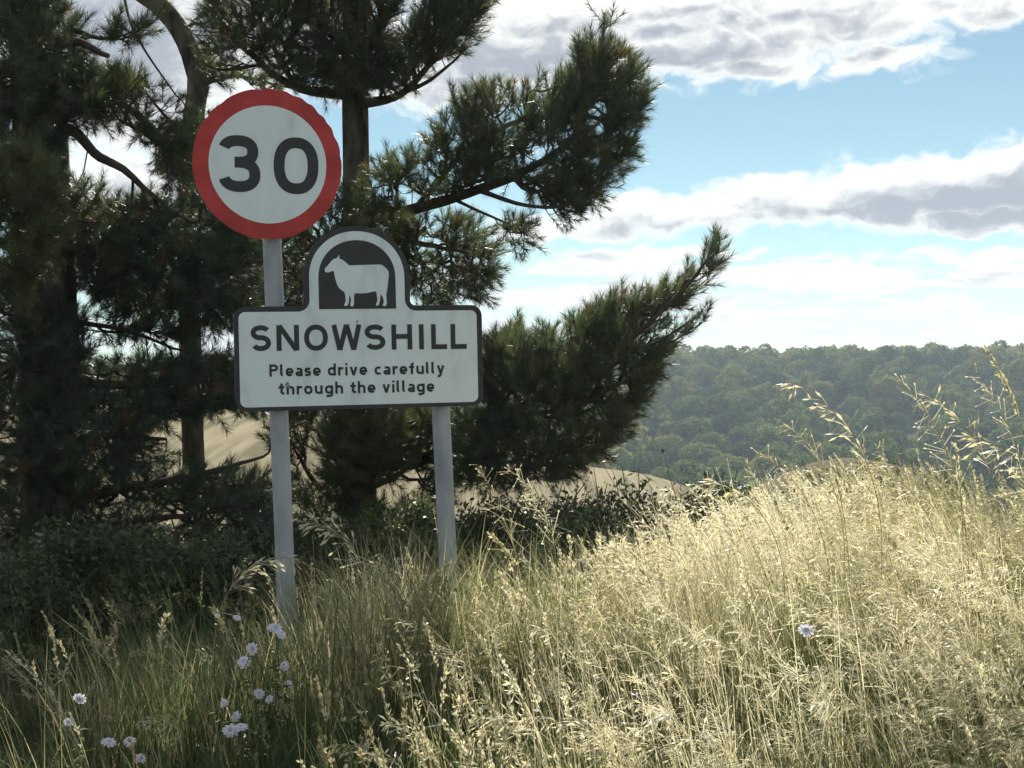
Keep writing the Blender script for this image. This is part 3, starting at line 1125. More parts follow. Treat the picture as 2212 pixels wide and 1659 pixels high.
def build_pines():
    # middle pine, behind the signs
    D0 = 11.5
    b = P(782, 1300, D0)
    b[2] = float(ground_h(b[0], b[1]))
    t = empty('pine_tree', b, 'tall dark pine behind the signs, its boughs sweeping out to the right', 'tree')
    trunk(t, b, [(786, 1420, D0, .13), (782, 1200, D0, .122), (776, 800, D0, .114), (770, 400, D0, .106), (766, 150, D0, .100), (764, -120, D0, .092), (760, -420, D0, .07)], seed=1)
    # A: big upper bough to the right
    A = [(1312, 32), (1332, 52), (1337, 90), (1360, 118), (1381, 135), (1396, 168), (1400, 220), (1388, 265), (1358, 292), (1376, 316), (1362, 352), (1338, 382), (1306, 422), (1282, 450), (1252, 470), (1232, 484), (1190, 486), (1158, 466), (1178, 450), (1134, 426), (1104, 408), (1048, 410), (985, 430), (900, 455), (800, 480), (748, 480), (742, 415), (800, 385), (830, 346), (868, 346), (888, 326), (908, 338), (932, 330), (925, 300), (950, 275), (946, 245), (956, 222), (1010, 200), (1060, 188), (1130, 184), (1188, 176), (1224, 164), (1220, 130), (1244, 96), (1284, 86), (1276, 52), (1300, 28)]
    bough(t, b, [[(772, 480, D0, .055), (900, 450, 11.2, .045), (1030, 410, 10.9, .036), (1150, 355, 10.7, .028), (1250, 270, 10.6, .02), (1310, 60, 10.5, .006)],
                 [(900, 450, 11.2, .03), (1000, 330, 11.0, .024), (1120, 255, 10.9, .018), (1260, 215, 10.8, .012), (1350, 200, 10.7, .006)],
                 [(1030, 410, 10.9, .02), (1130, 440, 10.7, .014), (1230, 440, 10.6, .010), (1310, 390, 10.6, .006)]],
          [(A, 10.85, .55, 1150, .52)], 21, up=.5, edge=13)
    # sparse drooping spray below A, over the arch of the name plate
    Dp = [(800, 490), (880, 470), (985, 470), (1060, 490), (1080, 540), (1068, 600), (1050, 650), (900, 680), (862, 600), (820, 540)]
    W_ = [(1060, 470), (1140, 470), (1150, 520), (1120, 575), (1080, 580)]
    bough(t, b, [[(772, 520, D0, .04), (880, 520, 11.3, .026), (980, 540, 11.1, .016), (1050, 560, 11.0, .008)],
                 [(980, 430, 11.0, .014), (1060, 470, 10.9, .010), (1130, 500, 10.8, .005)]],
          [(Dp, 11.15, .45, 330, .55), (W_, 10.85, .2, 26, .6)], 22, up=.3, tone=(.35, .85))
    # C: crown round the trunk at the top of the frame
    C1 = [(800, 210), (905, 192), (932, 152), (1005, 122), (1027, 75), (1055, 25), (1060, -60), (905, -60), (912, 15), (880, 60), (862, 100), (820, 130), (780, 150), (780, 200)]
    C2 = [(650, -60), (900, -60), (880, 0), (845, 60), (830, 130), (850, 190), (760, 215), (660, 205), (640, 150), (670, 90), (640, 30)]
    C3 = [(440, -60), (660, -60), (660, 40), (650, 120), (660, 195), (600, 190), (540, 165), (480, 150), (440, 110), (430, 60), (455, 10)]
    bough(t, b, [[(768, 225, D0, .05), (860, 205, 11.2, .03), (940, 130, 11.0, .02), (1010, 40, 10.9, .012), (1040, -60, 10.9, .006)],
                 [(860, 205, 11.2, .02), (940, 165, 11.0, .014), (1010, 95, 10.9, .006)]],
          [(C1, 11.05, .42, 420, .45)], 23, up=.5)
    bough(t, b, [[(766, 120, D0, .04), (700, 60, 11.1, .028), (640, 0, 10.9, .018), (600, -60, 10.8, .01)], [(766, 180, D0, .03), (820, 60, 11.0, .02), (850, -40, 10.8, .01)]],
          [(C2, 11.2, .6, 560, .4)], 24, up=.45)
    bough(t, b, [[(766, 205, D0, .05), (640, 190, 11.1, .034), (540, 120, 10.8, .022), (450, 40, 10.6, .012)], [(640, 190, 11.1, .02), (560, 40, 10.9, .014), (520, -60, 10.8, .008)],
                 [(560, 140, 10.9, .015), (480, 150, 10.7, .01), (430, 130, 10.6, .005)]],
          [(C3, 10.9, .45, 330, .55)], 25, up=.3)
    # dense middle behind disc and plate
    E1 = [(560, 380), (740, 420), (800, 430), (860, 490), (820, 620), (880, 700), (900, 900), (560, 900), (520, 760), (540, 560), (470, 520), (480, 420)]
    bough(t, b, [[(772, 560, D0, .05), (680, 520, 11.0, .032), (590, 470, 10.7, .02), (500, 440, 10.5, .01)], [(774, 720, D0, .05), (680, 720, 11.0, .03), (600, 700, 10.7, .02)],
                 [(774, 640, D0, .04), (840, 640, 11.2, .02), (870, 760, 11.0, .014)]],
          [(E1, 11.0, .7, 1000, .40)], 26, up=.3)
    # B: lower bough sweeping up to the right
    B = [(1040, 760), (1062, 742), (1100, 730), (1150, 742), (1195, 716), (1262, 682), (1335, 640), (1362, 622), (1385, 650), (1430, 632), (1470, 606), (1498, 572), (1518, 545), (1540, 515), (1566, 535), (1546, 600), (1512, 640), (1470, 668), (1440, 690), (1480, 694), (1530, 668), (1530, 700), (1496, 728), (1450, 750), (1424, 806), (1388, 850), (1356, 925), (1305, 985), (1215, 1040), (1080, 1065), (980, 1040), (960, 900), (1040, 880)]
    bough(t, b, [[(776, 1010, D0, .06), (930, 985, 11.0, .046), (1090, 900, 10.6, .036), (1250, 790, 10.3, .026), (1400, 690, 10.1, .016), (1550, 535, 10.0, .005)],
                 [(1090, 900, 10.6, .02), (1240, 880, 10.3, .014), (1350, 830, 10.2, .006)], [(1250, 790, 10.3, .016), (1400, 745, 10.1, .01), (1500, 690, 10.0, .005)],
                 [(930, 985, 11.0, .02), (1100, 1000, 10.6, .014), (1240, 960, 10.3, .006)]],
          [(B, 10.45, .6, 1400, .42)], 27, up=.5, edge=9)
    # little sprig standing up beside the plate
    bough(t, b, [[(1000, 860, 11.2, .02), (1060, 800, 11.2, .014), (1105, 715, 11.2, .006)]],
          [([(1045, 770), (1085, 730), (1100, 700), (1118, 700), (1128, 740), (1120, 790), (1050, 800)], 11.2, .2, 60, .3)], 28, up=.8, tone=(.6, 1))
    # G: cluster below the plate, between the posts; lighter needles paint in sunlight
    G = [(672, 1000), (690, 940), (740, 900), (800, 885), (860, 905), (882, 960), (868, 1030), (800, 1075), (700, 1060)]
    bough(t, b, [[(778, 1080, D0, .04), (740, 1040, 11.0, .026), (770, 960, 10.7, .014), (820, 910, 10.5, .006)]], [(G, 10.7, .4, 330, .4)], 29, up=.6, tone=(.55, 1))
    H = [(620, 900), (690, 890), (680, 960), (660, 1030), (690, 1070), (640, 1110), (600, 1000), (560, 960)]
    H2 = [(860, 890), (970, 890), (985, 1020), (960, 1100), (900, 1060), (870, 990)]
    bough(t, b, [[(780, 1100, D0, .035), (690, 1060, 11.2, .022), (640, 980, 11.0, .012)], [(780, 1060, D0, .03), (870, 1020, 11.2, .02), (930, 940, 11.0, .01)]],
          [(H, 11.1, .3, 60, .6), (H2, 11.1, .35, 230, .45)], 30, up=.3, tone=(.35, .8))
    H3 = [(600, 1080), (700, 1060), (820, 1090), (960, 1080), (980, 1180), (900, 1230), (700, 1240), (590, 1190)]
    bough(t, b, [[(784, 1200, D0, .03), (700, 1150, 11.0, .02), (630, 1120, 10.7, .01)], [(784, 1180, D0, .03), (880, 1130, 11.2, .02), (950, 1110, 11.0, .01)]],
          [(H3, 11.0, .5, 260, .5)], 31, up=.2, tone=(.2, .7))

    # left pine, nearer, at the edge of the frame
    D1 = 9.6
    b = P(110, 1350, D1)
    b[2] = float(ground_h(b[0], b[1]))
    t = empty('pine_tree', b, 'broad dark pine at the left edge of the frame in front of the crooked one', 'tree')
    trunk(t, b, [(128, 1480, D1, .235), (122, 1200, D1, .215), (108, 800, D1, .195), (92, 400, D1, .180), (78, 100, D1, .165), (66, -200, D1, .15), (60, -450, D1, .11)], seed=2, k=16)
    F0 = [(-40, -60), (150, -60), (145, 20), (175, 80), (200, 140), (235, 190), (245, 240), (200, 262), (140, 262), (125, 330), (-40, 340)]
    bough(t, b, [[(80, 140, D1, .05), (150, 90, 9.2, .03), (230, 120, 9.0, .014)], [(85, 260, D1, .05), (20, 200, 9.2, .03), (-30, 150, 9.0, .015)], [(85, 200, D1, .03), (200, 230, 9.2, .016), (280, 215, 9.1, .006)]],
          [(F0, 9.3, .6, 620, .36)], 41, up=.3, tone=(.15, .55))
    F1 = [(215, 40), (275, 60), (340, 30), (350, 50), (285, 100), (240, 110)]
    bough(t, b, [[(150, 60, 9.3, .02), (230, 85, 9.2, .010), (320, 55, 9.1, .004)], [(262, -40, 9.4, .010), (285, 60, 9.3, .008), (350, 170, 9.3, .006), (400, 240, 9.3, .004)]],
          [(F1, 9.2, .15, 30, .3)], 42, up=.3)
    F2 = [(240, 160), (300, 170), (345, 190), (390, 240), (405, 330), (400, 420), (330, 400), (350, 340), (300, 300), (250, 270), (150, 270), (160, 235)]
    bough(t, b, [[(95, 300, D1, .03), (200, 210, 9.4, .028), (290, 240, 9.6, .024), (370, 320, 9.8, .02), (410, 420, 10.0, .014)], [(410, 300, 10.1, .016), (350, 250, 9.8, .010), (300, 190, 9.6, .005)]],
          [(F2, 9.6, .3, 200, .55)], 43, up=.25, tone=(.35, .85))
    # the bent branch crossing the gap
    F3 = [(150, 380), (250, 430), (330, 425), (400, 430), (500, 440), (540, 520), (560, 640), (520, 690), (440, 720), (330, 705), (250, 690), (190, 640), (150, 560), (140, 460)]
    bough(t, b, [[(100, 275, D1, .05), (160, 285, 9.4, .036), (205, 335, 9.3, .030), (265, 368, 9.3, .024), (340, 440, 9.4, .016), (430, 500, 9.6, .010)], [(105, 520, D1, .04), (240, 560, 9.3, .024), (380, 600, 9.5, .014), (480, 640, 9.6, .006)]],
          [(F3, 9.55, .6, 820, .40)], 44, up=.25, tone=(.15, .55))
    # thin bare branch over the bright gap
    F4 = [(190, 690), (260, 660), (330, 680), (420, 720), (500, 745), (510, 765), (420, 745), (300, 730), (200, 735)]
    bough(t, b, [[(110, 690, D1, .03), (200, 700, 9.4, .016), (290, 715, 9.4, .012), (380, 745, 9.5, .008), (450, 770, 9.5, .004)]], [(F4, 9.45, .2, 60, .4)], 45, up=.1)
    # tuft on the left edge, its sunlit look put into a paler needle tone
    F5 = [(-40, 340), (60, 325), (110, 380), (125, 470), (110, 560), (60, 640), (-40, 650)]
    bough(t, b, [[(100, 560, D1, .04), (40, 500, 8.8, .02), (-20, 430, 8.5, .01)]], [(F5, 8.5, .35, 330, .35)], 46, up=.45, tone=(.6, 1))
    F6 = [(-40, 640), (90, 620), (190, 700), (200, 780), (560, 770), (560, 880), (480, 895), (370, 905), (390, 990), (300, 1030), (120, 1050), (-40, 1040)]
    bough(t, b, [[(112, 800, D1, .05), (220, 830, 9.2, .03), (360, 830, 9.3, .018), (520, 830, 9.5, .008)], [(115, 930, D1, .04), (230, 940, 9.2, .022), (360, 950, 9.2, .010)], [(110, 760, D1, .03), (30, 780, 9.0, .02), (-30, 820, 8.9, .01)]],
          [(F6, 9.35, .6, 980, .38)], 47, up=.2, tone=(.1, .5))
    F7 = [(-40, 1040), (140, 1040), (330, 1040), (430, 1010), (560, 1020), (600, 1060), (590, 1180), (480, 1240), (200, 1260), (-40, 1230)]
    bough(t, b, [[(120, 1100, D1, .05), (240, 1060, 9.4, .03), (380, 1035, 9.5, .022), (490, 1010, 9.6, .014), (560, 985, 9.7, .008), (575, 930, 9.7, .005)], [(120, 1150, D1, .04), (300, 1130, 9.3, .022), (480, 1110, 9.4, .01)]],
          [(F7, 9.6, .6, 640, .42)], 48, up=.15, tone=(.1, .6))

    # the far side of the left pine, outside the frame
    F8 = [(-40, -60), (-40, 1150), (-260, 1120), (-420, 900), (-330, 640), (-440, 420), (-380, 140), (-260, -100)]
    bough(t, b, [[(84, 250, D1, .05), (-120, 200, 9.5, .03), (-340, 230, 9.4, .01)], [(100, 620, D1, .05), (-120, 600, 9.5, .03), (-320, 560, 9.4, .01)], [(116, 980, D1, .05), (-120, 960, 9.5, .03), (-340, 900, 9.4, .01)]],
          [(F8, 9.6, 1.0, 420, .35)], 51, k=50, wid=.007)
    # crown above the frame
    U1 = [(-420, -130), (150, -130), (420, -150), (480, -300), (380, -620), (120, -900), (-120, -880), (-400, -560), (-480, -280)]
    bough(t, b, [[(66, -200, D1, .06), (220, -300, 9.3, .03), (380, -330, 9.1, .01)], [(66, -180, D1, .06), (-150, -280, 9.3, .03), (-380, -300, 9.2, .01)],
                 [(62, -400, D1, .05), (160, -560, 9.4, .03), (240, -650, 9.3, .01)], [(60, -450, D1, .09), (50, -650, 9.6, .05), (30, -850, 9.6, .02)]],
          [(U1, 9.6, 1.3, 620, .35)], 49, k=50, wid=.0075)

    # third pine, behind the other two, its trunk kinked to the left
    D2 = 12.6
    b = P(424, 1250, D2)
    b[2] = float(ground_h(b[0], b[1]))
    t = empty('pine_tree', b, 'pine with a kinked trunk that leans away left above the round sign', 'tree')
    trunk(t, b, [(430, 1400, D2, .105), (424, 1150, D2, .1), (412, 800, D2, .096), (410, 500, D2, .093), (414, 330, D2, .091), (420, 240, D2, .090), (428, 185, D2, .090), (414, 120, D2, .088), (384, 58, D2, .086), (340, 8, D2, .084), (270, -40, D2, .08), (170, -110, D2, .07), (90, -240, D2, .06), (60, -420, D2, .04)], seed=4, k=12)
    K1 = [(190, 440), (300, 430), (420, 470), (520, 430), (640, 480), (700, 620), (640, 760), (500, 700), (420, 690), (330, 690), (200, 660), (150, 560)]
    bough(t, b, [[(410, 520, D2, .045), (300, 520, 12.2, .028), (200, 560, 12.0, .012)], [(410, 560, D2, .045), (520, 520, 12.2, .028), (640, 560, 12.0, .012)],
                 [(410, 640, D2, .04), (340, 650, 12.2, .02), (240, 640, 12.1, .008)], [(410, 660, D2, .04), (520, 640, 12.2, .02), (620, 680, 12.1, .008)]],
          [(K1, 12.2, .6, 620, .42)], 61, up=.2, tone=(.1, .5))
    K2 = [(160, 775), (300, 770), (480, 775), (640, 770), (900, 780), (900, 900), (760, 890), (600, 905), (480, 890), (380, 900), (300, 960), (160, 960)]
    bough(t, b, [[(412, 820, D2, .045), (300, 830, 12.2, .028), (190, 860, 12.0, .012)], [(412, 840, D2, .045), (560, 830, 12.2, .028), (700, 840, 12.0, .012)]],
          [(K2, 12.2, .6, 560, .40)], 62, up=.15, tone=(.1, .5))
    K3 = [(420, 110), (470, 140), (560, 170), (640, 200), (560, 215), (520, 180), (470, 190), (440, 180)]
    K4 = [(440, 190), (470, 230), (450, 330), (440, 420), (380, 420), (330, 330), (350, 290), (400, 300), (405, 210)]
    bough(t, b, [[(428, 185, D2, .03), (500, 165, 12.4, .02), (620, 195, 12.2, .006)], [(416, 300, D2, .03), (380, 270, 12.3, .016), (345, 310, 12.2, .006)], [(414, 330, D2, .02), (445, 290, 12.3, .012), (455, 240, 12.2, .005)],
                 [(395, 70, D2, .02), (460, 30, 12.4, .014), (560, 110, 12.3, .008), (640, 150, 12.2, .004)]],
          [(K3, 12.3, .2, 60, .5), (K4, 12.3, .3, 110, .5)], 63, up=.2)
    K5 = [(-60, 900), (200, 960), (380, 1000), (470, 1020), (600, 1020), (700, 1090), (680, 1230), (300, 1260), (-60, 1240)]
    bough(t, b, [[(422, 1080, D2, .04), (300, 1050, 12.2, .024), (120, 1060, 12.0, .01)], [(422, 1100, D2, .04), (520, 1060, 12.2, .024), (640, 1090, 12.0, .01)]],
          [(K5, 12.2, .6, 420, .38)], 64, up=.15, tone=(.1, .5))
    # the middle pine above the frame
    t = [o for o in bpy.data.objects if o.name.startswith('pine_tree')][0]
    b = np.array(t.location)
    U2 = [(420, -130), (1120, -130), (1200, -260), (1120, -480), (960, -700), (800, -900), (700, -880), (560, -640), (420, -420), (380, -240)]
    bough(t, b, [[(764, -120, D0, .06), (900, -220, 11.2, .03), (1080, -260, 11.0, .01)], [(764, -140, D0, .06), (600, -240, 11.2, .03), (460, -280, 11.0, .01)],
                 [(762, -350, D0, .05), (880, -480, 11.3, .03), (980, -540, 11.2, .01)], [(760, -420, D0, .06), (755, -600, 11.5, .04), (750, -860, 11.5, .02)]],
          [(U2, 11.4, 1.3, 700, .35)], 50, k=50, wid=.0075)


build_pines()


# ------------------------------------------------------------------ shrubs
def shrub(px, py, d, w, hgt, matname, label, seed, leaf=.013, n=5200, group=None):
    r = np.random.default_rng(seed)
    c = P(px, py, d)
    x, y = c[0], c[1]
    z = float(ground_h(x, y))
    top = c[2]
    H_ = max(top - z, .3)
    e = empty('shrub', (x, y, z), label, 'shrub', group)
    nl = 16
    cc = np.stack([r.normal(0, .30 * w, nl), r.normal(0, .24 * w, nl), H_ * (.35 + .5 * r.random(nl))], 1)
    cc[:, 2] -= H_ * .35 * (np.abs(cc[:, 0]) / (w * .5 + 1e-6)) ** 1.5
    rad = r.uniform(.16, .30, nl) * min(w, H_ * 1.3)
    per = r.integers(0, nl, n)
    dd = r.normal(0, 1, (n, 3))
    dd /= np.linalg.norm(dd, axis=1, keepdims=True)
    p = cc[per] + dd * (rad[per] * r.uniform(.35, 1.15, n))[:, None] + r.normal(0, .02, (n, 3))
    p[:, 2] = np.clip(p[:, 2], .02, None)
    nrm = dd + r.normal(0, .7, (n, 3))
    nrm /= np.linalg.norm(nrm, axis=1, keepdims=True)
    a = np.cross(nrm, r.normal(0, 1, (n, 3)))
    a /= np.linalg.norm(a, axis=1, keepdims=True)
    b = np.cross(nrm, a)
    s = r.uniform(.5, 1.6, (n, 1)) * leaf * r.uniform(.8, 1.5)
    v = np.stack([p - a * s, p - b * s * .45, p + a * s, p + b * s * .45], 1)
    tn = np.clip(r.uniform(.2, .8, nl)[per] + r.normal(0, .15, n), 0, 1)
    me = mesh_np('foliage', v, quads=np.arange(n * 4).reshape(n, 4), attrs={'tone': tn[:, None].repeat(4, 1)})
    f = link('foliage', me, M[matname], e)
    f['kind'] = 'stuff'
    mb = MB()
    for k in range(nl):
        q = cc[k]
        mb.tube(spline([(r.normal(0, .05), r.normal(0, .05), -.05), (q[0] * .4, q[1] * .4, q[2] * .5), q, q + (r.normal(0, .5 * rad[k]), 0, rad[k] * r.uniform(.7, 1.7))], 7), np.linspace(.012, .002, 7), 5, cap=False)
    link('stems', mb.mesh('stems'), M['twig'], e)
    return e


def build_shrubs():
    rows = [
        (1010, 1075, 9.6, 1.0, 'shrub_dark', 'dark shrub behind the short sign post'),
        (1110, 1060, 9.2, .9, 'shrub_brown', 'twiggy brownish shrub below the lowest pine bough'),
        (1225, 1065, 8.8, .95, 'shrub_dark', 'rounded blue-green shrub below the stubble field'),
        (1330, 1085, 8.6, .8, 'shrub_dark', 'small dark shrub under the bare twigs'),
        (1440, 1090, 8.4, .75, 'shrub_brown', 'brown shrub with pale dead stems in front'),
        (1530, 1062, 8.8, .7, 'shrub_green', 'green shrub at the right foot of the stubble field'),
        (1640, 1040, 8.6, .8, 'shrub_green', 'leafy shrub rising behind the start of the sunlit grass'),
        (1790, 1035, 8.2, .9, 'shrub_green', 'bright green shrub behind the tall pale grass'),
        (1900, 1045, 8.6, .8, 'shrub_green', 'small shrub right of the brown meadow, behind the grass'),
        (900, 1130, 9.0, .9, 'shrub_green', 'low shrub between the two sign posts, nearer the short one'),
        (740, 1135, 8.8, .9, 'shrub_green', 'low green shrub just right of the tall sign post'),
        (520, 1130, 8.4, 1.0, 'shrub_dark', 'dark shrub just left of the tall sign post'),
        (360, 1120, 8.2, 1.1, 'shrub_dark', 'broad dark shrub in deep shade under the left pine'),
        (200, 1150, 8.0, 1.0, 'shrub_dark', 'dark shrub right of the wooden stake'),
        (10, 1180, 7.6, .8, 'shrub_dark', 'dark shrub at the left edge, below the pine'),
        (1250, 1170, 7.6, .8, 'shrub_dark', 'low shrub behind the seeding grass in the middle'),
        (1100, 1180, 7.6, .8, 'shrub_brown', 'low brown shrub right of the short sign post'),
        (1400, 1180, 7.4, .7, 'shrub_dark', 'low dark shrub behind the edge of the bright grass'),
    ]
    for i, (px, py, d, w, m, lab) in enumerate(rows):
        shrub(px, py + [-22, 25, 0, -35, 18][i % 5], d, w * [1.25, 1.0, 1.15][i % 3], 0, m, lab, 300 + i)


build_shrubs()


# ------------------------------------------------------------------ grass
def arcs(base, hd, L, th0, th1, segs, pw=1.6):
    """curves bending over: base (n,3), horizontal heading (n,), length, start and end lean -> (n, segs+1, 3), tangents"""
    n = len(base)
    s = (np.arange(segs) + .5) / segs
    th = th0[:, None] + th1[:, None] * s[None] ** pw
    h = np.stack([np.cos(hd), np.sin(hd), np.zeros(n)], 1)
    tan = h[:, None] * np.sin(th)[..., None] + np.array([0, 0, 1.0]) * np.cos(th)[..., None]
    st = tan * (L / segs)[:, None, None]
    p = np.concatenate([np.zeros((n, 1, 3)), np.cumsum(st, 1)], 1) + base[:, None]
    return p, tan


def ribbons(p, wid, rng, taper=1.0):
    """(n,m,3) curves -> ribbon quads"""
    n, m, _ = p.shape
    a = rng.uniform(0, 6.283, n)
    sd = np.stack([np.cos(a), np.sin(a), np.zeros(n)], 1)[:, None]
    s = np.linspace(0, 1, m)
    w = (wid[:, None] * (1 - taper * s[None] ** 1.6))[..., None] / 2
    v = np.stack([p - sd * w, p + sd * w], 2)
    idx = np.arange(n * m * 2).reshape(n, m, 2)
    q = np.stack([idx[:, :-1, 0], idx[:, :-1, 1], idx[:, 1:, 1], idx[:, 1:, 0]], -1).reshape(-1, 4)
    return v.reshape(-1, 3), q


def heads(p, tan, rng, kind, big=1.0):
    """seed heads along the last part of each curve -> verts, quads"""
    n, m, _ = p.shape
    K, s0, pl, sl, sw, spread, droop = {
        'spike': (40, .78, (.002, .008), (.010, .017), .0058, .45, .0),
        'brome': (26, .64, (.014, .050), (.018, .030), .0066, .80, .8),
        'airy': (34, .60, (.020, .075), (.007, .013), .0040, .85, .7)}[kind]
    pl, sl, sw = tuple(q_ * big for q_ in pl), tuple(q_ * big for q_ in sl), sw * big
    s = s0 + (1 - s0) * rng.random((n, K))
    f = s * (m - 1)
    i = np.minimum(f.astype(int), m - 2)
    fr = (f - i)[..., None]
    r = np.arange(n)[:, None]
    c = p[r, i] * (1 - fr) + p[r, i + 1] * fr
    t = tan[r, i]
    d = t + rng.normal(0, spread, (n, K, 3)) * .8
    d[..., 2] -= droop * rng.random((n, K))
    d /= np.linalg.norm(d, axis=-1, keepdims=True) + 1e-9
    taper = (1.15 - .8 * (s - s0) / (1 - s0))
    a = c + d * (rng.uniform(*pl, (n, K)) * taper)[..., None]
    d2 = d + t * .3
    d2[..., 2] -= droop * .4
    d2 /= np.linalg.norm(d2, axis=-1, keepdims=True) + 1e-9
    ln = rng.uniform(*sl, (n, K))[..., None]
    sd = np.cross(d2, rng.normal(0, 1, (n, K, 3)))
    sd /= np.linalg.norm(sd, axis=-1, keepdims=True) + 1e-9
    w = sw * rng.uniform(.7, 1.2, (n, K, 1)) / 2
    v = np.stack([a, a + d2 * ln * .5 - sd * w, a + d2 * ln, a + d2 * ln * .5 + sd * w], 2).reshape(-1, 3)
    q = np.arange(n * K * 4).reshape(-1, 4)
    if kind != 'spike':
        sd2 = sd * .0007
        v2 = np.stack([c - sd2, c + sd2, a + sd2, a - sd2], 2).reshape(-1, 3)
        q = np.vstack([q, np.arange(n * K * 4).reshape(-1, 4) + len(v)])
        v = np.vstack([v, v2])
    return v, q


def scatter(rng, n, y0=2.3, y1=8.2):
    y = np.sqrt(rng.uniform(y0 * y0, y1 * y1, n))
    x = rng.uniform(-1, 1, n) * (.365 * y + .45)
    return x, y


def dry_shade_tone(x, y, rng):
    """0 green .. 1 straw: the open bank on the right is dry, the verge on the left greener and toned down as painted shade"""
    k = .10 + .46 * sst(-1.1, .9, x) + .85 * (vnoise(x * 1.9 + 9, y * 1.2, 8) - .5) + .25 * (vnoise(x * 5, y * 4, 12) - .5)  # low values on the left also put shade into the grass colour
    return np.clip(k + rng.normal(0, .10, len(x)), .02, 1)


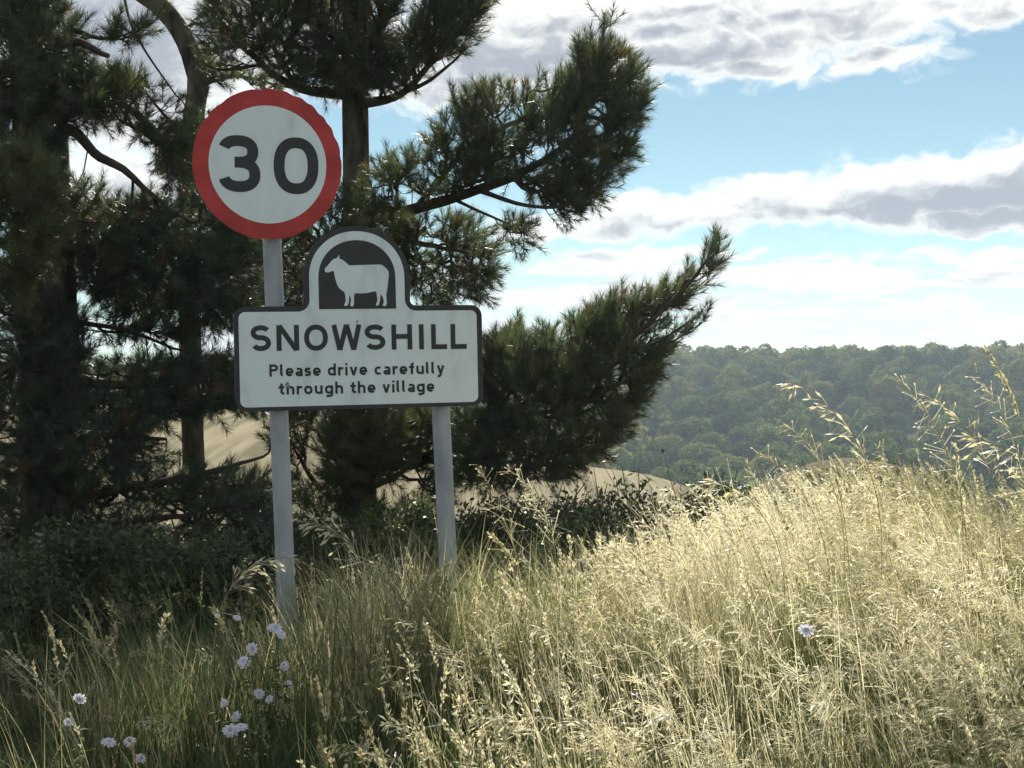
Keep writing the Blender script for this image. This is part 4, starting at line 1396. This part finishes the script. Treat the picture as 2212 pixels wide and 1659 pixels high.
def build_grass():
    rng = np.random.default_rng(77)
    # leaf blades
    n = 46000
    x, y = scatter(rng, n)
    patch = vnoise(x * 2.3 + 5, y * 2.3, 31)
    keep = patch + rng.normal(0, .20, n) > .24
    x, y, patch = x[keep], y[keep], patch[keep]
    n = len(x)
    z = ground_h(x, y)
    bank = sst(.2, 1.2, x)
    tall = .50 + .55 * vnoise(x * 1.5 + 4, y * 1.5, 17)
    L = rng.uniform(.16, .50, n) * tall * (.80 + .40 * bank + .25 * sst(-1.3, -.6, x)) * (1 - .25 * sst(5.6, 6.6, y) * (1 - bank))
    p, _ = arcs(np.stack([x, y, z - .01], 1), rng.uniform(0, 6.283, n), L, rng.uniform(0, .3, n), rng.uniform(.2, 2.0, n), 4)
    v, q = ribbons(p, rng.uniform(.0025, .006, n), rng)
    tn = np.clip(dry_shade_tone(x, y, rng) * .85 - .12, 0, 1)
    me = mesh_np('meadow_grass', v, quads=q, attrs={'tone': tn[:, None].repeat(10, 1)})
    o = link('meadow_grass', me, M['grass'])
    tag(o, 'long green and straw coloured grass covering the roadside verge', 'grass', kind='stuff')
    # taller tussocks round the foot of the posts
    n = 7600
    x = rng.uniform(-1.5, .75, n)
    y = rng.uniform(4.7, 6.0, n)
    keep = vnoise(x * 3.1 + 3, y * 3.1, 71) + rng.normal(0, .15, n) > .38
    x, y = x[keep], y[keep]
    n = len(x)
    L = rng.uniform(.34, .66, n) * (.72 + .5 * vnoise(x * 2 + 1, y * 2, 73)) * (.80 + .25 * sst(-1.2, -.3, x))
    p, _ = arcs(np.stack([x, y, ground_h(x, y) - .01], 1), rng.uniform(0, 6.283, n), L, rng.uniform(0, .28, n), rng.uniform(.1, 1.4, n), 5)
    v, q = ribbons(p, rng.uniform(.0025, .0055, n), rng)
    tn = np.clip(dry_shade_tone(x, y, rng) * .9 + rng.choice([-.08, .15, .42], n, p=[.35, .3, .35]), 0, 1)
    me = mesh_np('grass_tussocks', v, quads=q, attrs={'tone': tn[:, None].repeat(12, 1)})
    o = link('grass_tussocks', me, M['grass'])
    tag(o, 'tall grass tussocks hiding the feet of the two sign posts', 'grass', kind='stuff')
    # bare straws among them
    n = 15000
    x, y = scatter(rng, n, 2.8, 7.6)
    keep = rng.random(n) < (.12 + .88 * sst(-.1, 1.1, x + .15 * (5.5 - y))) * sst(.2, .7, vnoise(x * 2.7, y * 2.7, 61))
    x, y = x[keep], y[keep]
    n = len(x)
    hd = 2.9 + 2.6 * (vnoise(x * 1.4, y * 1.4, 55) - .5) + rng.normal(0, .6, n)
    L = rng.uniform(.35, .78, n) * (.7 + .5 * vnoise(x * 1.1 + 8, y * 1.1, 23)) * (1 - .35 * sst(4.4, 3.0, y)) * .92
    p, _ = arcs(np.stack([x, y, ground_h(x, y) - .01], 1), hd, L, rng.uniform(0, .3, n), rng.uniform(.05, .8, n), 5, 2.0)
    v, q = ribbons(p, rng.uniform(.0018, .0034, n), rng, .7)
    tn = np.clip(dry_shade_tone(x, y, rng) + .24, .3, 1)
    me = mesh_np('grass_straws', v, quads=q, attrs={'tone': tn[:, None].repeat(12, 1)})
    o = link('grass_straws', me, M['grass'])
    tag(o, 'thin dry upright straws mixed through the verge grass', 'grass', kind='stuff')
    # seeding stalks, in drifts that lean together
    mbv, mbq, mbt, off = [], [], [], 0
    for ki, (kind, cnt) in enumerate((('spike', 2000), ('brome', 1250), ('airy', 1100))):
        x, y = scatter(rng, cnt * 4, 3.0, 7.8)
        dens = .06 + .79 * sst(.0, 1.1, x + .18 * (5.5 - y)) + (.75 * np.exp(-((x - .1) / .55) ** 2) if kind == 'spike' else .22 * np.exp(-((x - .1) / .6) ** 2))
        drift = vnoise(x * 2.1 + 2 + 7 * ki, y * 2.1, 41 + ki)
        dens = dens * sst(.30, .75, drift) * 1.3
        keep = np.where(rng.random(len(x)) < dens)[0][:cnt]
        x, y = x[keep], y[keep]
        n = len(x)
        z = ground_h(x, y)
        tall = .70 + .55 * vnoise(x * 1.1 + 8, y * 1.1, 23)
        L = rng.uniform(.33, .82, n) * tall * (.80 + .09 * sst(.3, 1.4, x)) * (1 - .35 * sst(4.4, 3.0, y)) * (1 - .30 * sst(5.6, 6.6, y) * (1 - sst(.2, 1.2, x)))
        hd = 2.9 + 2.6 * (vnoise(x * 1.4, y * 1.4, 55) - .5) + rng.normal(0, .55, n)
        th1 = {'spike': rng.uniform(.1, .8, n), 'brome': rng.uniform(.7, 2.1, n), 'airy': rng.uniform(.4, 1.5, n)}[kind]
        p, tan = arcs(np.stack([x, y, z - .01], 1), hd, L, rng.uniform(0, .34, n), th1, 9, 2.2)
        v, q = ribbons(p, rng.uniform(.0016, .0028, n), rng, .6)
        dr = np.clip(dry_shade_tone(x, y, rng) + .28, .3, 1)
        hv, hq = heads(p, tan, rng, kind)
        ht = np.clip(dr + .15, 0, 1)
        rp = 1 if kind == 'spike' else 2
        ht_all = np.concatenate([ht[:, None].repeat(len(hv) // rp // n, 1).ravel()] * rp)
        mbv += [v, hv]
        mbq += [q + off, hq + off + len(v)]
        mbt += [dr[:, None].repeat(20, 1).ravel(), ht_all]
        off += len(v) + len(hv)
    me = mesh_np('seeding_grass', np.vstack(mbv), quads=np.vstack(mbq), attrs={'tone': np.concatenate(mbt)})
    o = link('seeding_grass', me, M['grass'])
    tag(o, 'mass of pale seeding grass stalks standing over the verge', 'grass', kind='stuff')


build_grass()


# tall stalks that stand out one by one
def build_stalks():
    rng = np.random.default_rng(909)
    rows = [  # foot px, tip px, tip py, depth, head kind, arch, label
        (1850, 1684, 812, 4.9, 'brome', 1.5, 'long grass stalk arching left across the far wood'),
        (1766, 1682, 905, 5.0, 'airy', 1.3, 'shorter arching grass stalk below the longest one'),
        (2085, 1935, 820, 5.0, 'airy', .9, 'fine grass stalk leaning left before the wood'),
        (2100, 2008, 862, 5.1, 'brome', 1.4, 'nodding grass stalk just right of the fine leaning one'),
        (2205, 2130, 762, 4.8, 'spike', .7, 'tallest grass stalk, against the far ridge at the right'),
        (2200, 2118, 806, 4.8, 'airy', .8, 'feathery grass stalk close beside the tallest one'),
        (2240, 2122, 940, 4.7, 'brome', 1.7, 'drooping grass head near the right edge'),
        (1660, 1515, 1045, 5.2, 'brome', 1.8, 'arched grass stalk drooping left over the stubble field edge'),
        (1790, 1640, 985, 5.3, 'airy', 1.2, 'airy grass head in the saddle of the brown meadow'),
        (1990, 1900, 1010, 4.9, 'airy', 1.7, 'wide fan-like grass head above the bright bank'),
        (1835, 1795, 990, 5.0, 'spike', .3, 'upright pale stalk left of the fan-like head'),
        (2070, 2062, 965, 4.9, 'spike', .2, 'upright pale stalk right of the fan-like head'),
        (500, 552, 1185, 5.2, 'brome', 2.1, 'grass stalk nodding right, just left of the tall sign post'),
        (775, 640, 1122, 5.3, 'brome', 1.9, 'grass stalk nodding left, just right of the tall sign post'),
        (1160, 1022, 1000, 5.6, 'airy', .5, 'thin stalk leaning left below the pine bough'),
        (1165, 1098, 1018, 5.6, 'airy', 1.2, 'thin stalk with a curled tip below the pine bough'),
        (1145, 1058, 1150, 5.2, 'spike', .9, 'red-brown spike of grass right of the short sign post'),
        (1235, 1225, 1165, 5.0, 'spike', .1, 'straight upright spike in the middle of the grass'),
        (1350, 1330, 1175, 5.2, 'brome', 1.1, 'bent stalk left of the bright bank'),
        (1450, 1390, 1235, 4.9, 'spike', .7, 'leaning spike in front of the brown shrub'),
        (1505, 1445, 1190, 5.0, 'airy', 1.9, 'open fan of grass drooping left of the bright bank'),
        (820, 985, 1210, 5.4, 'spike', .8, 'stalk leaning right towards the short sign post'),
        (345, 352, 1330, 5.0, 'spike', .3, 'short pale spike in the shaded grass on the left'),
        (215, 190, 1340, 5.2, 'spike', .5, 'thin stalk in the shaded grass nearer the left edge'),
    ]
    for (fx, tx, ty, d, kind, arch_, lab) in rows:
        f = P(fx, 1300, d)
        z = float(ground_h(f[0], f[1]))
        foot = np.array([f[0], f[1], z - .01])
        tip = P(tx, ty, d)
        e = empty('grass_stalk', foot, lab, 'grass stalk', 'tall grass stalks')
        hd = np.array([math.pi if tip[0] < foot[0] else 0.0]) + rng.normal(0, .12)
        # find length and lean that put the tip where it belongs
        dx, dz = abs(tip[0] - foot[0]), tip[2] - foot[2]
        best = None
        for L in np.linspace(dz, dz * 1.7 + .2, 24):
            for t0 in np.linspace(-.25, .5, 24):
                p, _ = arcs(np.zeros((1, 3)), np.array([0.0]), np.array([L]), np.array([t0]), np.array([arch_]), 16, 2.4)
                er = (p[0, -1, 0] - dx) ** 2 + (p[0, -1, 2] - dz) ** 2
                if best is None or er < best[0]:
                    best = (er, L, t0)
        p, tan = arcs(np.zeros((1, 3)), hd, np.array([best[1]]), np.array([best[2]]), np.array([arch_]), 16, 2.4)
        mb = MB()
        mb.tube(p[0], np.linspace(.0019, .0010, 17), 4, cap=False)
        me = mb.mesh('stem', attrs={'tone': np.full(17 * 4, rng.uniform(.6, .85))})
        link('stem', me, M['grass'], e)
        k = np.concatenate([p, p])
        hv, hq = heads(k, np.concatenate([tan, tan]), rng, kind, 1.4)
        me = mesh_np('seed_head', hv, quads=hq, attrs={'tone': np.full(len(hv), rng.uniform(.78, .98))})
        link('seed_head', me, M['grass'], e)['kind'] = 'stuff'


build_stalks()


# ------------------------------------------------------------------ dead stems, stake, flowers
def dead_weed(px_foot, px_top, py_top, d, mat, label, seed, nb=6, rad=.004):
    r = np.random.default_rng(seed)
    f = P(px_foot, 1200, d)
    z = float(ground_h(f[0], f[1]))
    top = P(px_top, py_top, d)
    foot = np.array([f[0], f[1], z - .02])
    e = empty('dead_weed', foot, label, 'weed')
    c = spline([foot, foot + (top - foot) * .5 + r.normal(0, .02, 3), top], 14)
    mb = MB()
    mb.tube(c, np.linspace(rad, rad * .4, 14), 5)
    link('stem', mb.mesh('stem', origin=foot), M[mat], e)
    for k in range(nb):
        i = r.integers(5, 12)
        a = c[i]
        L = r.uniform(.10, .26)
        sd = np.array([r.choice([-1, 1]) * r.uniform(.4, 1), r.normal(0, .4), r.uniform(.7, 1.3)])
        sd /= np.linalg.norm(sd)
        q = spline([a, a + sd * L * .5 + (0, 0, -.01), a + sd * L + np.array([0, 0, .05])], 7)
        mb = MB()
        mb.tube(q, np.linspace(rad * .6, rad * .25, 7), 4)
        if r.random() < .6:
            mb.tube([q[-1], q[-1] + sd * .012, q[-1] + sd * .024], [.003, .008, .002], 5)
        link('branch', mb.mesh('branch', origin=foot), M[mat], e)


dead_weed(1448, 1405, 1048, 7.2, 'dead_stem', 'pale bleached dead stem standing in front of the stubble field', 1, 5, .006)
dead_weed(1420, 1418, 1075, 7.4, 'dead_stem', 'second pale dead stem close behind the bleached one', 2, 3, .004)
dead_weed(1345, 1290, 1052, 7.6, 'dark_stem', 'dark leggy dead stem forking before the stubble field', 3, 7, .004)
dead_weed(1372, 1366, 1042, 7.7, 'dark_stem', 'dark upright twig right of the forking dead stem', 4, 6, .004)
dead_weed(1480, 1470, 1046, 7.8, 'dark_stem', 'dark knobbly seed stem at the right end of the stubble field', 5, 8, .004)
dead_weed(1240, 1218, 1040, 7.8, 'dark_stem', 'dark dead stem just under the pine bough', 6, 7, .004)


def stake():
    a = P(84, 1152, 8.6)
    z = float(ground_h(a[0], a[1]))
    e = empty('fence_stake', (a[0], a[1], z), 'weathered pale wooden stake in the shade at the left', 'stake')
    mb = MB()
    mb.tube(spline([(-.02, 0, -.1), (-.012, 0, (a[2] - z) * .5), (.004, 0, a[2] - z)], 8), [.030, .031, .030, .030, .029, .029, .028, .024], 9)
    link('shaft', mb.mesh('shaft'), M['old_wood'], e)
    mb = MB()
    mb.tube([(.033 * math.cos(t), .033 * math.sin(t), (a[2] - z) * .82 + .004 * math.sin(3 * t)) for t in np.linspace(0, 6.283, 18)], .003, 5)
    link('wire_tie', mb.mesh('wire_tie'), M['sign_back'], e)


stake()


def flower_head_meshes():
    mb = MB()
    r = np.random.default_rng(6)
    for ring, (n, L, lift) in enumerate(((13, .021, .35), (9, .014, .75))):
        for k in range(n):
            a = 6.283 * k / n + r.normal(0, .1)
            u = np.array([math.cos(a), math.sin(a), 0])
            w = np.array([-math.sin(a), math.cos(a), 0])
            l = L * r.uniform(.85, 1.15)
            z0 = .003 + ring * .004
            p0 = u * .004 + (0, 0, z0)
            p1 = u * l * .55 + (0, 0, z0 + lift * .008)
            p2 = u * l + (0, 0, z0 + lift * .006 - .002)
            hw = .0048
            mb.add([p0 - w * .0015, p0 + w * .0015, p1 + w * hw, p1 - w * hw, p2 + w * hw * .6 + u * .002, p2 - w * hw * .6 + u * .001], quads=[(0, 1, 2, 3), (3, 2, 4, 5)])
    pet = mb.mesh('petals')
    pet.materials.append(M['petal'])
    mb = MB()
    mb.tube([(0, 0, .001), (0, 0, .004), (0, 0, .008), (0, 0, .011), (0, 0, .0125)], [.007, .0095, .009, .006, .002], 10)
    eye = mb.mesh('flower_eye', smooth=True)
    eye.materials.append(M['flower_eye'])
    return pet, eye


PET, EYEM = flower_head_meshes()


def flower_plant(heads_px, foot_px, d, label, seed, leaves=30):
    r = np.random.default_rng(seed)
    f = P(foot_px, 1500, d)
    z = float(ground_h(f[0], f[1]))
    foot = np.array([f[0], f[1], z - .01])
    e = empty('wildflower', foot, label, 'flower', 'lilac wildflowers')
    for (hx, hy, sc) in heads_px:
        top = P(hx, hy, d + r.normal(0, .06))
        mid = foot + (top - foot) * .55 + np.array([r.normal(0, .03), r.normal(0, .03), .03])
        c = spline([foot + r.normal(0, .01, 3) * (1, 1, 0), mid, top], 12)
        mb = MB()
        mb.tube(c, np.linspace(.0026, .0014, 12), 5)
        link('stem', mb.mesh('stem', origin=foot), M['green_stem'], e)
        h = empty_child('flower_head', e, top - foot)
        h.scale = tuple(sc * q for q in r.uniform(.75, 1.1, 3))
        h.rotation_euler = (r.normal(.75, .3), r.normal(0, .3), r.normal(0, .3))
        link('eye', EYEM, None, h)
    mb = MB()
    for k in range(leaves):
        hx, hy, sc = heads_px[r.integers(len(heads_px))]
        top = P(hx, hy, d)
        t = r.uniform(.1, .85)
        a = foot + (top - foot) * t + r.normal(0, .008, 3)
        u = np.array([r.normal(), r.normal(), r.uniform(.1, .9)])
        u /= np.linalg.norm(u)
        w = np.cross(u, (0, 0, 1.0))
        w /= np.linalg.norm(w) + 1e-6
        L = r.uniform(.03, .08) * (1.2 - t * .6)
        mb.add([a, a + u * L * .5 + w * .006, a + u * L + (0, 0, -.012), a + u * L * .5 - w * .006], quads=[(0, 1, 2, 3)])
    link('leaves', mb.mesh('leaves', origin=foot), M['green_stem'], e)


def empty_child(name, parent, loc):
    o = bpy.data.objects.new(name, PET)
    COL.objects.link(o)
    o.parent = parent
    o.location = tuple(loc)
    return o


flower_plant([(594, 1358, 1.0), (606, 1372, .95), (545, 1402, .95), (528, 1432, 1.1), (616, 1440, .9), (560, 1500, .8), (585, 1510, .8), (485, 1520, .8), (512, 1548, .9), (624, 1478, .7)], 568, 4.6,
             'lilac wildflower with many heads at the foot of the tall sign post', 1, 170)
flower_plant([(512, 1336, .75), (470, 1330, .5)], 485, 4.8, 'slender flower with one small pale bud left of the tall sign post', 2, 16)
flower_plant([(174, 1508, 1.0), (150, 1560, .7)], 170, 4.4, 'single lilac flower in the shaded grass at lower left', 3, 26)
flower_plant([(235, 1605, .9), (281, 1604, .95), (304, 1640, .8)], 262, 4.2, 'low group of three lilac flower heads near the bottom left', 4, 34)
flower_plant([(1743, 1362, 1.15)], 1748, 4.3, 'lone white-lilac flower in the bright dry grass on the right', 5, 16)
flower_plant([(500, 1580, 1.2), (522, 1572, .9)], 505, 4.2, 'pair of lilac flower heads low in front of the large wildflower', 6, 26)

# ------------------------------------------------------------------ haze over the valley
def build_haze():
    x0, x1, y0, y1, z0, z1 = -1500, 1500, -420, 1850, -40, 60
    v = [(x, y, z) for z in (z0, z1) for y in (y0, y1) for x in (x0, x1)]
    q = [(0, 2, 3, 1), (4, 5, 7, 6), (0, 1, 5, 4), (2, 6, 7, 3), (0, 4, 6, 2), (1, 3, 7, 5)]
    me = mesh_np('haze', v, quads=q)
    m = bpy.data.materials.new('haze')
    m.use_nodes = True
    nt = m.node_tree
    for n in list(nt.nodes):
        if n.type != 'OUTPUT_MATERIAL':
            nt.nodes.remove(n)
    pv = nt.nodes.new('ShaderNodeVolumePrincipled')
    pv.inputs['Color'].default_value = (.70, .86, 1.0, 1)
    pv.inputs['Density'].default_value = 0.00042
    pv.inputs['Anisotropy'].default_value = 0.0
    nt.links.new(pv.outputs[0], nt.nodes['Material Output'].inputs['Volume'])
    o = link('haze', me, m)
    tag(o, 'thin blue summer haze lying over the valley', 'haze', kind='stuff')


build_haze()
